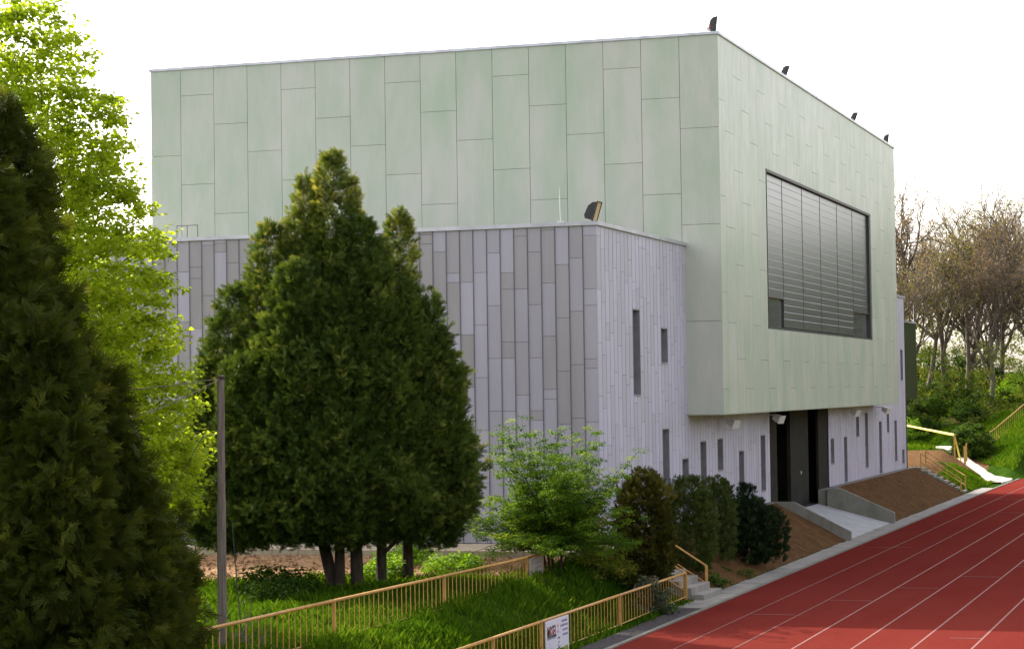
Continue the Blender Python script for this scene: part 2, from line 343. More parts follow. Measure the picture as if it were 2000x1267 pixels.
# track surface, kerb, lane paint
def ribbon(name, xsamp, f0, f1, z, mat, thick=0):
    a = np.array([(x, f0(x), z) for x in xsamp]); b_ = np.array([(x, f1(x), z) for x in xsamp]); n_ = len(a)
    V = np.concatenate([a, b_]); i = ar(n_-1); Fq = [np.stack([i, i+1, i+1+n_, i+n_], -1)]
    if thick:
        V = np.concatenate([V, V-np.array([0, 0, thick])]); k = 2*n_
        Fq.append(np.stack([i+k, i+1+k, i+1, i], -1)); Fq.append(np.stack([i+n_, i+1+n_, i+1+n_+k, i+n_+k], -1))
    return tag(raw_mesh(name, V, Fq, mat), kind='structure')
TX = [-120, -60, 0, 45, 50, 55, 60, 65, 68.5, 72, 76, 80, 85, 90, 95, 100]
ribbon('running_track', TX, lambda x: yedge(x)-10.9, lambda x: yedge(x), ZT, M['track'])
ribbon('infield_grass', [-120, 100], lambda x: -75, lambda x: -15.6, ZT+.012, M['infield'])
mb = MB()
for k in range(7):
    pass
def lane(k, mat, nm):
    o = ribbon(nm, TX, lambda x: yedge(x)-1.30-1.22*k-.022, lambda x: yedge(x)-1.30-1.22*k+.022, ZT+.004, mat); return o
for k in range(8): lane(k, M['paint_faded'] if k < 2 else M['paint'], 'lane_line')
mb = MB()
for k in range(5):
    x = -13.96+3.83*k; y1 = YK-1.30-1.22*k-.05; mb.quad((x-.035, y1-1.1, ZT+.005), (x+.035, y1-1.1, ZT+.005), (x+.035, y1, ZT+.005), (x-.035, y1, ZT+.005))
for x, ya, yb in ((-18.15, -9.9, -9.2), (8.8, -4.4, -2.9), (30, -6.2, -5.1), (41, -5.0, -3.9)):
    mb.quad((x-.035, ya, ZT+.005), (x+.035, ya, ZT+.005), (x+.035, yb, ZT+.005), (x-.035, yb, ZT+.005))
tag(mb.build('start_marks', M['paint_faded']), kind='structure')
ribbon('track_kerb', TX[:-6], lambda x: yedge(x), lambda x: yedge(x)+.10, ZT+.035, M['concrete'], .12)
# slab strip beside the track, from the near stairs to beyond the far stairs
mb = MB(); x = -12.9
while x < 52:
    wv = 1.0+.02*random.random(); ye = float(yedge(x)); z = ZT+.02+.012*random.random()
    mb.hexa([(x, ye+.115, z-.1), (x+wv-.015, ye+.115, z-.1), (x+wv-.015, -1.70, z-.1), (x, -1.70, z-.1), (x, ye+.115, z), (x+wv-.015, ye+.115, z), (x+wv-.015, -1.70, z+.01), (x, -1.70, z+.01)], random.random()); x += wv
tag(mb.build('slab_pavement', M['slab']), kind='structure')
# pale path climbing between soil and grass slope at the far end
pts = [(58.5, -1.55, -1.35), (62, -1.55, -1.34), (65.5, -.85, -1.30), (69, .3, -.98), (73, 1.5, -.75), (77, 2.6, -.3), (81, 3.6, .0), (83, 4.4, .02)]
wd = [1.0, 1.5, 1.1, .9, .9, .95, 1.0, 1.4]
a = []; 
for i, (p_, w_) in enumerate(zip(pts, wd)):
    z = float(hz(p_[0], p_[1]))
    a.append((p_, w_))
xx = np.array([p_[0] for p_ in pts]); tq = np.linspace(58.5, 83, 50); V = []
for q_ in tq:
    cy = float(np.interp(q_, xx, [p_[1] for p_ in pts])); ww = float(np.interp(q_, xx, wd))*1.25; zc = max(float(hz(q_, cy)), -1.37)+.10+.04*float(nz(q_, cy, 1.5, 61)); jt = .10*float(nz(q_, cy, 2.2, 62))
    V += [(q_, cy-ww/2+jt, zc-.5), (q_, cy-ww/2+jt, zc), (q_, cy+ww/2+jt, zc), (q_, cy+ww/2+jt, zc-.5)]
Fq = [(4*i+j, 4*i+4+j, 4*i+5+j, 4*i+1+j) for i in range(len(tq)-1) for j in range(3)]
tag(raw_mesh('footpath', V, np.array(Fq), M['path']), kind='structure')

# ------------------------------------------------------------------ the hall
hall = empty('sports_hall', (0, 0, 0), 'modern hall with pale green panelled upper box jutting over a grey metal clad base', 'building')
def clad(mb, org, ux, n, cols, joints, holes, gap, th, tone, zlo, zhi, gh=0):
    """panels on the plane org + s*ux; n = outward normal; cols = list of (s0,s1); joints(ci) -> sorted z joints"""
    org = Vector(org); ux = Vector(ux); n = Vector(n)
    for ci, (s0, s1) in enumerate(cols):
        zs = [zlo]+[z for z in joints(ci) if zlo+.08 < z < zhi-.08]+[zhi]
        for zi in range(len(zs)-1):
            segs = [(zs[zi], zs[zi+1])]
            for (h0, h1, hz0, hz1) in holes:
                if s0 >= h1-.01 or s1 <= h0+.01: continue
                ns = []
                for (a, b_) in segs:
                    if b_ <= hz0 or a >= hz1: ns.append((a, b_)); continue
                    if a < hz0: ns.append((a, hz0))
                    if b_ > hz1: ns.append((hz1, b_))
                segs = ns
            tv = tone(ci, zi)
            for (a, b_) in segs:
                if b_-a < .03: continue
                g = gap/2
                g2 = gh/2 if gh else g; ga = g2 if a > zlo else 0; gb = g2 if b_ < zhi else 0
                P = []
                for dz in (a+ga, b_-gb):
                    for (s, d) in ((s0+g, 0), (s1-g, 0), (s1-g, th), (s0+g, th)):
                        q = org+ux*s-n*d; P.append((q.x, q.y, dz))
                mb.hexa(P, tv)
# green box ---------------------------------------------------------
C12 = 1.235
def jg(off): return [off-3.03*k for k in range(5)]
offs = [12.33, 13.32, 14.35]
# left face: x=0 plane, columns measured along +y
cols = []; s = 0
k = 0
while s < WY-.01: cols.append((s, min(s+1.247, WY))); s += 1.247
mb = MB()
clad(mb, (0, 0, 0), (0, 1, 0), (-1, 0, 0), cols, lambda c: sorted(jg(offs[c % 3])), [], .014, .03, lambda c, z: .3+.38*random.random(), HB, HG-.05, .011)
mb.build('green_side_cladding', M['green'], hall)
mb = MB()
for a_ in (18.10, 18.49, 18.88): mb.box(-.005, a_, HS+.05, .01, a_+.016, 9.93)
mb.box(-.006, 18.10, 9.93, .01, 18.896, 9.946); mb.build('access_hatch', M['backing'], hall)
# track face: y=0 plane, columns along +x
WIN = (7.0, 28.66, 6.18, 11.66)
xc = [0]+[0.82+1.213*i for i in range(29)]+[LX]; xc = [x for x in xc if x < LX-.3 or x == LX]
cols = list(zip(xc[:-1], xc[1:]))
mb = MB()
clad(mb, (0, 0, 0), (1, 0, 0), (0, -1, 0), cols, lambda c: sorted(jg([13.23, 12.30, 14.19][c % 3])), [WIN], .010, .03, lambda c, z: .35+.65*random.random(), HB, HG-.05)
mb.build('green_front_cladding', M['green'], hall)
mb = MB()   # body behind the cladding (open at the big window)
y0 = .032
mb.box(.032, y0, HB+.004, WIN[0], WY-.03, HG-.08); mb.box(WIN[1], y0, HB+.004, LX-.002, WY-.03, HG-.08)
mb.box(WIN[0], y0, HB+.004, WIN[1], WY-.03, WIN[2]); mb.box(WIN[0], y0, WIN[3], WIN[1], WY-.03, HG-.08)
mb.box(WIN[0], .9, WIN[2], WIN[1], WY-.03, WIN[3])
mb.build('upper_body', M['backing'], hall)
mb = MB()
for (a, b_) in ((.0, .012),):
    x = 0
    while x < LX: mb.box(x+.01, .01, HB-.02, min(x+1.2, LX)-.005, GY+.2, HB-.001, random.random()); x += 1.2
mb.build('soffit', M['green'], hall)
mb = MB(); mb.box(-.05, -.05, HG-.052, LX+.05, .35, HG+.035); mb.box(-.05, .35, HG-.052, .35, WY+.05, HG+.035); mb.box(LX-.35, .35, HG-.052, LX+.05, WY+.05, HG+.035)
mb.box(.35, WY-.3, HG-.052, LX-.35, WY+.05, HG+.035)
mb.build('coping', M['coping'], hall)
mb = MB(); mb.box(.35, .35, HG-.3, LX-.35, WY-.3, HG-.06); mb.build('roof', M['roof'], hall)
# big window with blinds ---------------------------------------------
bw = bpy.data.objects.new('strip_window', None); COL.objects.link(bw); bw.parent = hall; bw.location = (WIN[0], 0, WIN[2])
WL, WH = WIN[1]-WIN[0], WIN[3]-WIN[2]
mb = MB(); mb.box(.0, .0, .0, WL, .20, .07); mb.box(0, 0, WH-.09, WL, .42, WH); mb.box(0, 0, .1, .05, .42, WH-.09); mb.box(WL-.28, .02, .1, WL, .42, WH-.09)
mb.build('frame', M['frame_dark'], bw)
bays = [0.05, 3.15, 6.81, 10.40, 14.05, 17.66, WL-.28]
for i in range(1, 6):
    mb = MB(); mb.box(bays[i]-.025, .112, .1, bays[i]+.025, .36, WH-.09); mb.build('mullion', M['frame_dark'], bw)
for i in range(6):
    x0, x1 = bays[i]+.03, bays[i+1]-.03
    mb = MB(); zb = .95 if i in (0, 5) else .12
    z = WH-.1; pitch = .2485
    while z-pitch > zb-.02:
        # each slat: shallow curved strip of three facets
        pr = [(.120, z-.012), (.120, z-.12), (.120, z-pitch+.014), (.115, z-pitch+.004)]
        for (ya, za), (yb, zb_) in zip(pr[:-1], pr[1:]):
            mb.quad((x0, ya, za), (x0, yb, zb_), (x1, yb, zb_), (x1, ya, za), random.random())
        mb.box(x0, .124, z-pitch-.006, x1, .15, z-pitch+.008)
        z -= pitch
    mb.box(x0, .09, z-.05, x1, .17, z+.01)
    mb.build('blind', M['slat'], bw)
    mb = MB(); mb.box(x0, .20, .1, x1, .22, WH-.09); mb.build('pane', M['glass'], bw)
# grey base ----------------------------------------------------------
GC = .395
wins = [(-6.26, 4.0, 6.47), (-3.10, 4.95, 6.0), (-3.10, 1.0, 2.97), (-.74, -.0, 2.0), (1.63, 0, 2.47), (4.0, 1.45, 2.5), (7.16, 0, 2.0), (10.71, .46, 2.46),
        (24.54, .93, 2.0), (27.7, .02, 2.0), (30.86, 1.93, 2.96), (33.23, .45, 2.97), (37.18, .02, 2.5), (39.55, 1.94, 3.0), (41.92, .44, 2.47), (44.1, .24, .96), (44.1, 4.45, 6.0)]
# snap to columns counted from the near corner
snap = lambda x: -GX+GC*round((x+GX)/GC)
wins = [(snap(a), b_, c) for a, b_, c in wins]
GATE = (snap(12.2), snap(23.95), -.55, HB)
cols = []; s = -GX
while s < LG-.02: cols.append((s, min(s+GC, LG))); s += GC
holes = [(a, a+2*GC, z0, z1) for a, z0, z1 in wins]+[GATE]
def jrand(seed, base=1.45):
    cache = {}
    rg = random.Random(seed)
    def f(c):
        if c not in cache:
            z = HS-rg.random()*1.45; o = []
            while z > 0:
                o.append(z)
                if rg.random() < .16: z -= rg.choice([.26, .32, .45]); o.append(z)
                z -= base
            cache[c] = sorted(set(o))
        return cache[c]
    return f
tr = random.Random(5)
mb = MB()
clad(mb, (0, GY, 0), (1, 0, 0), (0, -1, 0), cols, jrand(3), holes, .036, .03, lambda c, z: tr.uniform(.62, .95), 0, HS-.05, .009)
mb.build('grey_front_cladding', M['gray'], hall)
cols2 = []; s = 0
while s < GW-.02: cols2.append((s, min(s+.396, GW))); s += .396
zone = [random.Random(11+i).random() for i in range(90)]
mb = MB()
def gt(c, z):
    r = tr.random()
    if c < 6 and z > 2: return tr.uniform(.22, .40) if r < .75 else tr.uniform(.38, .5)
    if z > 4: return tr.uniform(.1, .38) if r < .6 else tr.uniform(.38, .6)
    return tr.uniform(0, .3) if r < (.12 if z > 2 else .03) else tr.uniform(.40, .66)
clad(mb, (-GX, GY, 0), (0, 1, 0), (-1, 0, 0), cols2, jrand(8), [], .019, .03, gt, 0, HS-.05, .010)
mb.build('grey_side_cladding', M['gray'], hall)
# standing seams on the side face
mb = MB()
for (a, b_) in cols2[1:]:
    mb.box(-GX-.022, GY+a-.020, 0, -GX+.01, GY+a-.010, HS-.06, .8)
mb.build('standing_seams', M['reveal'], hall)
# solid body with niches for windows and gate
mb = MB()
cuts = sorted(set([-GX+.032, LG-.002, GATE[0], GATE[1]]+[a for a, _, _ in wins]+[a+2*GC for a, _, _ in wins]))
for a, b_ in zip(cuts[:-1], cuts[1:]):
    mid = (a+b_)/2
    if GATE[0] < mid < GATE[1]: continue
    zs = [-.4]
    for (wx, z0, z1) in sorted(wins, key=lambda q: q[1]):
        if wx < mid < wx+2*GC: zs += [z0, z1]
    zs.append(HS-.08 if (mid < 0 or mid > LX) else HB+.5)
    for z0, z1 in zip(zs[::2], zs[1::2]):
        if z1-z0 > .01: mb.box(a, GY+.032, z0, b_, GY+.30, z1)
mb.box(-GX+.032, GY+.30, -.4, GATE[0], GY+GW-.03, HS-.09); mb.box(GATE[1], GY+.30, -.4, LG-.002, GY+GW-.03, HS-.09)
mb.box(GATE[0], GY+5.2, -.6, GATE[1], GY+GW-.03, HB)
mb.build('lower_body', M['backing'], hall)
mb = MB(); H2 = HS
mb.box(-GX-.06, GY-.07, H2-.055, .0, GY+.32, H2+.05); mb.box(-GX-.06, GY+.32, H2-.055, -GX+.32, GY+GW, H2+.05); mb.build('coping', M['coping'], hall)
mb = MB(); mb.box(LX+.06, GY-.07, H2-.055, LG+.06, GY+.32, H2+.05)
mb.box(LG-.32, GY+.32, H2-.055, LG+.06, GY+GW, H2+.05)
mb.build('coping', M['coping'], hall)
mb = MB(); mb.box(-GX+.32, GY+.32, H2-.12, -.01, GY+GW, H2-.02); mb.build('roof', M['roof'], hall); mb = MB(); mb.box(LX+.06, GY+.32, H2-.12, LG-.32, GY+GW, H2-.02); mb.build('roof', M['roof'], hall)
for (a, z0, z1) in wins:
    wo = bpy.data.objects.new('window', None); COL.objects.link(wo); wo.parent = hall; wo.location = (a, GY, z0)
    W_, H_ = 2*GC, z1-z0
    mb = MB(); mb.box(.008, -.004, .0, .035, .24, H_); mb.box(W_-.035, -.004, 0, W_-.008, .24, H_); mb.box(.035, -.004, H_-.03, W_-.035, .24, H_-.003)
    mb.build('frame', M['reveal'], wo)
    mb = MB(); mb.box(.035, .20, .03, W_-.035, .235, H_-.03); mb.build('pane', M['pane'], wo)
    mb = MB(); mb.hexa([(.035, -.045, -.012), (W_-.035, -.045, -.012), (W_-.035, .2, -.01), (.035, .2, -.01), (.035, -.045, .006), (W_-.035, -.045, .006), (W_-.035, .2, .03), (.035, .2, .03)])
    mb.build('sill', M['coping'], wo)
# gate ---------------------------------------------------------------
gate = bpy.data.objects.new('gateway', None); COL.objects.link(gate); gate.parent = hall; gate.location = (GATE[0], GY, -.55)
GL = GATE[1]-GATE[0]; GH = HB+.55
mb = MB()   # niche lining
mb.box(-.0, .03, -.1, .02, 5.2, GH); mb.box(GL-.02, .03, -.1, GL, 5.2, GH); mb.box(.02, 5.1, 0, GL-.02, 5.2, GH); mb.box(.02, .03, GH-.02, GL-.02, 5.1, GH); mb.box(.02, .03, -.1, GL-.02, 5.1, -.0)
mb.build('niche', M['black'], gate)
mb = MB()   # near jamb panel with rounded foot
pr = [(0.02, .95), (.10, .75), (.30, .58), (.6, .5), (1.72, .45), (1.72, GH-.03), (.02, GH-.03)]
mb.prism(pr, .10, .16); mb.build('jamb', M['jamb'], gate)
mb = MB(); mb.box(GL-2.05, .06, .0, GL-.02, .16, GH-.03); mb.build('jamb', M['jamb'], gate)
mb = MB(); mb.box(4.9, .28, .03, 8.75, .36, GH-.05); lf = mb.build('gate_leaf', M['door'], gate)
mb = MB(); mb.tube((7.1, .24, 1.33), (7.1, .28, 1.33), .07, .07, 12); mb.build('handle', M['steel'], lf)
mb = MB(); mb.box(4.85, .22, .0, 4.9, .36, GH-.04); mb.build('guide_rail', M['jamb'], gate)
mb = MB(); mb.box(9.35, .6, 1.9, 9.6, .66, 2.06); mb.build('latch', M['steel'], gate)
# plinth, downpipe, far upper volume -----------------------------------
mb = MB(); x = -GX
mb.box(-GX-.3, GY-.34, -.30, GATE[0]-.03, GY+.03, -.014); mb.build('plinth', M['concrete'], hall)
mb = MB(); mb.box(GATE[1]+.03, GY-.34, -.3, LG+1.6, GY+.03, -.012); mb.box(21.80, .70, -1.5, GATE[1]+.028, GY+.05, -.014)
mb.build('plinth', M['concrete'], hall)
mb = MB(); mb.box(LG+.02, GY-.03, -.1, LG+.13, GY+.1, 3.5); mb.build('downpipe', M['frame_dark'], hall)
mb = MB(); mb.box(LG+.18, GY+.01, 3.48, 50.0, 12, 7.42); mb.build('far_upper_volume', M['darkgreen'], hall)
mb = MB(); mb.box(LG+.13, GY-.03, 7.421, 50.05, 12.05, 7.50); mb.build('coping', M['coping'], hall)

# terrace slabs in front of the side wall
mb = MB(); y = GY-.3
while y < GY+GW:
    mb.box(-12.55, y+.006, -.22, -GX-.31 if y < GY else -GX-.032, y+.8-.006, -.018+.008*random.random(), random.random()); y += .8
tag(mb.build('terrace_paving', two('sandy_paving', (.36, .29, .19), (.48, .40, .28), 1.2, .9, vs=(1, 3, 1))), kind='structure')

# ramp and its retaining walls
mb = MB()
mb.hexa([(11.62, -1.72, -1.5), (21.62, -1.72, -1.5), (21.62, GY+.08, -1.5), (11.62, GY+.08, -1.5), (11.62, -1.72, -1.335), (21.62, -1.72, -1.335), (21.62, GY+.08, -.552), (11.62, GY+.08, -.552)])
tag(mb.build('gate_ramp', M['concrete_light']), kind='structure')
def rwall(x0, x1, yt, zend, label):
    mb = MB()
    for (ya, za, yb, zb) in ((-1.9, zend, yt, .035), (yt, .035, GY-.35, .035)):
        mb.hexa([(x0, ya, -1.6), (x1, ya, -1.6), (x1, yb, -1.6), (x0, yb, -1.6), (x0, ya, za), (x1, ya, za), (x1, yb, zb), (x0, yb, zb)])
    o = mb.build('retaining_wall', M['concrete'], bevel=.012); return tag(o, label, 'wall', 'retaining walls beside the gate ramp')
rwall(11.45, 11.62, .15, -1.02, 'low concrete wall with sloping top on the near side of the gate ramp')
rwall(21.62, 21.80, .22, -.92, 'tall stained concrete wall with sloping top on the far side of the gate ramp')
# link piece between far wall and jamb
# ------------------------------------------------------------------ floodlights
def floodlight(loc, yaw, tilt, s, label, lens, badge=False, group='floodlights along the roof edges'):
    e = empty('floodlight', loc, label, 'floodlight', group, yaw)
    # local: faces +x, bracket stands on z=0
    rot = Matrix.Rotation(tilt, 4, 'Y'); off = Vector((0, 0, .36*s))
    def put(mbx, name, mat, parent=e, smooth=False):
        o = mbx.build(name, mat, parent, smooth, .008); o.data.transform(Matrix.Translation(off) @ rot); return o
    mb = MB(); pr = [(-.22*s, -.20*s), (-.16*s, -.30*s), (.10*s, -.30*s), (.10*s, .34*s), (-.04*s, .30*s), (-.17*s, .14*s)]
    mb.prism(pr, -.20*s, .20*s); body = put(mb, 'housing', M['blackmetal'])
    mb = MB(); mb.box(.102*s, -.24*s, -.34*s, .15*s, -.20*s, .38*s); mb.box(.102*s, .20*s, -.34*s, .15*s, .24*s, .38*s); mb.box(.102*s, -.2*s, -.34*s, .15*s, .2*s, -.30*s); mb.box(.102*s, -.2*s, .34*s, .15*s, .2*s, .38*s)
    put(mb, 'bezel', M['blackmetal'])
    mb = MB(); mb.box(.104*s, -.2*s, -.30*s, .13*s, .2*s, .34*s); put(mb, 'lens', lens)
    if badge:
        mb = MB(); mb.box(-.21*s, -.212*s, -.2*s, -.12*s, -.20*s, -.12*s); put(mb, 'badge', M['red'])
    mb = MB()
    mb.box(-.03*s, -.15*s, .0, .03*s, .15*s, .02)
    for yy in (-.15*s, .15*s): mb.tube((0, yy, 0), (0, yy, .15*s), .028*s, n=6); mb.box(-.05*s, yy-.05*s, -.005, .05*s, yy+.05*s, .015)
    mb.build('bracket', M['blackmetal'], e)
    return e
zR = HG+.036
for (x, lab, bd, yaw, tl) in ((1.15-1.05, 'black floodlight with a red mark at the near corner of the upper roof', True, -1.05, .12), (11.2, 'tilted black floodlight on the upper roof edge, second from the corner', False, -.95, .38),
                      (25.7, 'tilted black floodlight on the upper roof edge, third from the corner', False, -.95, .38), (34.6, 'small black floodlight at the far end of the upper roof edge', True, -1.2, .12)):
    floodlight((x, .18, zR), yaw, tl, .68, lab, M['lens_green'], bd)
floodlight((-9.6, 1.30, HS+.051), -1.62, .30, .80, 'black floodlight with tan lens on the corner of the lower grey roof', M['lens_tan'], False)
def wall_lamp(loc, label):
    e = empty('wall_floodlight', loc, label, 'floodlight', 'white floodlights under the overhang')
    mb = MB(); mb.box(-.05, -.02, .0, .05, .0, .16); mb.tube((0, -.01, .10), (0, -.45, .10), .022, n=8); mb.tube((-.17, -.45, .10), (.17, -.45, .10), .018, n=8); mb.build('bracket', M['white'], e)
    mb = MB(); pr = [(-.17, -.13), (.10, -.2), (.19, -.14), (.19, .10), (.10, .16), (-.17, .13)]
    k = MB(); k.prism([(-.14, -.08), (.04, -.15), (.12, -.16), (.17, .10), (-.12, .08)], -.16, .16)
    o = k.build('housing', M['white'], e, False, .012); o.data.transform(Matrix.Translation((0, -.5, .0)) @ Matrix.Rotation(-2.0, 4, 'Z') @ Matrix.Rotation(.25, 4, 'Y'))
    k = MB(); k.box(.145, -.175, -.17, .180, .175, .13)
    o = k.build('lens', M['white'], e, False, .01); o.data.transform(Matrix.Translation((0, -.5, .0)) @ Matrix.Rotation(-2.0, 4, 'Z') @ Matrix.Rotation(.38, 4, 'Y'))
wall_lamp((4.1, GY, 3.05), 'white floodlight under the overhang nearest the front, above the narrow windows')
wall_lamp((11.5, GY, 3.08), 'white floodlight under the overhang beside the dark gateway')
wall_lamp((27.7, GY, 3.08), 'white floodlight in the shade under the overhang beyond the gateway')
wall_lamp((35.0+1.2, GY, 3.08), 'white floodlight past the far end of the overhang')
def rod(p, h, lean, label):
    mb = MB(); p = Vector(p); mb.tube(p, p+Vector((lean, 0, h*.5)), .012, .010, 6); mb.tube(p+Vector((lean, 0, h*.5)), p+Vector((lean*1.6, 0, h)), .010, .006, 6); mb.box(p.x-.08, p.y-.08, p.z, p.x+.08, p.y+.08, p.z+.05)
    tag(mb.build('lightning_rod', M['steel']), label, 'rod')
rod((-GX+.1, 2.2, HS+.05), .95, -.05, 'thin pale rod standing on the lower grey roof left of the floodlight')
rod((49.9, GY+.1, 7.50), .95, 0, 'thin pale rod on the roof of the dark green far block')

# ------------------------------------------------------------------ railings, stairs
def railing(name, label, posts, top, zb, pitch=.25, group='ochre railings'):
    """posts: list of (x,y); top(x,y), zb(x,y) heights"""
    e = empty(name, (posts[0][0], posts[0][1], 0), label, 'railing', group); o0 = Vector((posts[0][0], posts[0][1], 0))
    P = [Vector((x, y, top(x, y)))-o0 for x, y in posts]
    mb = MB()
    for a, b_ in zip(P[:-1], P[1:]): mb.tube(a, b_, .032, n=10)
    mb.build('handrail', M['yellow'], e, True)
    for (x, y), p_ in zip(posts, P):
        mb = MB(); z0 = zb(x, y)-.1; mb.box(p_.x-.03, p_.y-.03, z0, p_.x+.03, p_.y+.03, p_.z-.02); mb.build('post', M['yellow'], e)
    for i in range(len(P)-1):
        a, b_ = P[i], P[i+1]; L = (b_-a).length; n_ = int(L/pitch); mb = MB()
        for k in range(1, n_):
            t = k/n_; q = a.lerp(b_, t); wx, wy = q.x+o0.x, q.y+o0.y; j = random.uniform(-.012, .012)
            mb.tube((q.x+j, q.y, zb(wx, wy)+.07), (q.x, q.y, q.z-.02), .0085, n=5, caps=False)
        za = zb(*posts[i])+.08; zbb = zb(*posts[i+1])+.08
        mb.tube((a.x, a.y, za), (b_.x, b_.y, zbb), .014, n=6)
        mb.build('baluster_panel', M['yellow'], e)
    return e
railing('railing', 'long ochre railing beside the red track, ending at the stairs', [(-38.5, -1.5), (-32.5, -1.5), (-26.45, -1.5), (-23.4, -1.5), (-17.42, -1.5), (-11.12, -1.5)], lambda x, y: -.63, lambda x, y: max(float(hz(x, y)), -1.4))
railing('railing', 'long ochre railing up the grass slope in front of the conifers', [(-40.3, 1), (-34.3, 1), (-28.42, 1), (-22.42, 1), (-16.75, 1), (-14.9, 1)], lambda x, y: .27-.006*(x+34.3), lambda x, y: float(hz(x, y))-.05)
def stairs(name, x0, x1, y0, z0, n_, run, rise, label, mat):
    mb = MB()
    for i in range(n_):
        mb.box(x0+.002*i, y0+run*i, z0-.45 if i else z0-.2, x1-.002*i, y0+run*(i+1)+.03, z0+rise*(i+1), random.random())
    return tag(mb.build(name, mat, bevel=.01), label, 'stairs')
stairs('staircase', -11.0, -8.95, -1.95, ZT+.0, 8, .33, .168, 'concrete steps climbing from the track behind the lower railing', M['slab'])
stairs('staircase', 46.3, 47.7, -1.62, ZT+.0, 8, .30, .168, 'far pale concrete steps climbing beside the brown soil bank', M['slab'])
def stair_rail(x, ya, yb, za, zb, hz_, label, group):
    e = empty('stair_handrail', (x, ya, 0), label, 'handrail', group)
    L = yb-ya
    mb = MB(); mb.tube((0, 0, za+hz_), (0, L, zb+hz_), .027, n=8); mb.build('handrail', M['yellow'], e, True)
    mb = MB(); mb.tube((0, 0, za+hz_*.36), (0, L, zb+hz_*.36), .018, n=8); mb.build('lower_rail', M['yellow'], e, True)
    for t in (0, 1):
        mb = MB(); y = L*t; z = za+(zb-za)*t; mb.box(-.03, y-.03, z-.15, .03, y+.03, z+hz_+.02); mb.build('post', M['yellow'], e)
g = 'handrails of the near stairs'
stair_rail(-8.83, -1.5, .75, -1.37, .06, .74, 'ochre handrail on the far side of the near stairs', g)
stair_rail(-11.1, -1.46, .75, -1.37, .05, .74, 'ochre handrail of the near stairs joined to the track railing', g)
g = 'handrails of the far stairs'
stair_rail(46.15, -1.5, .5, -1.30, 0, .70, 'ochre handrail of the far stairs, on the side of the soil bank', g)
stair_rail(47.95, -1.5, .5, -1.25, 0, .75, 'ochre handrail of the far stairs, on the side of the grass patch', g)
# crest railing on the far slope
cr = [(76.5, 1.6), (80.5, .4), (84.5, -1.2), (88.5, -3.2)]
railing('railing', 'distant ochre railing on the crest of the green slope', cr, lambda x, y: float(hz(x, y))+.85, lambda x, y: float(hz(x, y)), .3)
# barrier at the path head
e = empty('path_barrier', (73, 2.2, 0), 'yellow barrier rail across the path head beyond the far steps', 'barrier')
mb = MB(); mb.tube((.0, .0, 1.04), (17.6, 7.12, 1.65), .075, n=8); mb.build('handrail', M['yellow_bright'], e, True)
mb = MB(); mb.tube((0, 0, 1.04), (.6, -.3, float(hz(73.6, 1.9))), .05, n=8); mb.build('leg', M['yellow_bright'], e, True)
mb = MB(); mb.tube((17.6, 7.12, 1.65), (17.6, 7.12, .3), .05, n=8); mb.build('leg', M['yellow_bright'], e, True)
mb = MB(); mb.box(-.04, -.04, -.9, .04, .04, 1.05, 0); mb.build('post', M['yellow'], e)
mb = MB(); q = Vector((71.2, 1.35, float(hz(71.2, 1.35)))); mb.box(q.x-.06, q.y-.06, q.z-.1, q.x+.06, q.y+.06, q.z+1.15); mb.box(q.x-.06, q.y-.14, q.z+.2, q.x+.06, q.y-.06, q.z+1.35)
tag(mb.build('gate_post', M['yellow']), 'short ochre post beside the round bush at the path head', 'post')

# ------------------------------------------------------------------ signs
e = empty('poster_board', (-22.5, -1.56, -1.0), 'white poster with black lettering tied to the track railing', 'poster')
mb = MB(); mb.box(-.80, -.012, -.55, .80, .012, .35); mb.build('board', two('poster_white', (.60, .58, .66), (.66, .64, .72), 3, .5, bs=0), e, bevel=.003)
ink = two('poster_black_ink', (.02, .02, .025), (.04, .035, .04), 3, .6, bs=0)
def text(s_, x, z, size, mat, parent, name, sx=1.0, shear=0.0, d=-.016):
    cu = bpy.data.curves.new('t', 'FONT'); cu.body = s_; cu.size = size; cu.extrude = .001; cu.resolution_u = 3; cu.offset = size*.012
    to = bpy.data.objects.new('t', cu); COL.objects.link(to); dg = bpy.context.evaluated_depsgraph_get()
    me = bpy.data.meshes.new_from_object(to.evaluated_get(dg)); bpy.data.objects.remove(to)
    me.materials.clear(); me.materials.append(mat); o = bpy.data.objects.new(name, me); COL.objects.link(o); o.parent = parent
    me.transform(Matrix.Translation((x, d, z)) @ Matrix.Rotation(R(90), 4, 'X') @ Matrix.Diagonal((sx, 1, 1, 1)))
    return o
text('MOSEL', -.74, .0, .34, ink, e, 'lettering', .62)
mb = MB(); 
for k in range(10): mb.box(-.72+.062*k, -.0135, -.04+.0*k, -.69+.062*k, -.0125, .02 + .02*(k % 3))
mb.build('ornament', ink, e)
mb = MB(); mb.tube((-.44, -.0175, .12), (-.44, -.020, .12), .075, n=16); o = mb.build('emblem', M['red'], e); 
mb = MB(); mb.tube((-.44, -.0202, .12), (-.44, -.022, .12), .035, n=16); mb.build('emblem', M['white'], e)
mb = MB()
for (x0, z0, w_) in ((.30, .24, .36), (.20, .15, .50), (.36, .05, .32), (.36, -.05, .34)):
    x = x0
    while x < x0+w_: q = random.uniform(.02, .05); mb.box(x, -.0135, z0, x+q, -.0125, z0+.045); x += q+.014
for (x0, z0, w_) in ((.0, -.08, .16), (.05, -.17, .08), (.03, -.24, .05)):
    x = x0
    while x < x0+w_: q = random.uniform(.015, .04); mb.box(x, -.0135, z0, x+q, -.0125, z0+.04); x += q+.012
mb.build('small_print', two('poster_blue_ink', (.10, .09, .20), (.14, .12, .26), 3, .6, bs=0), e)
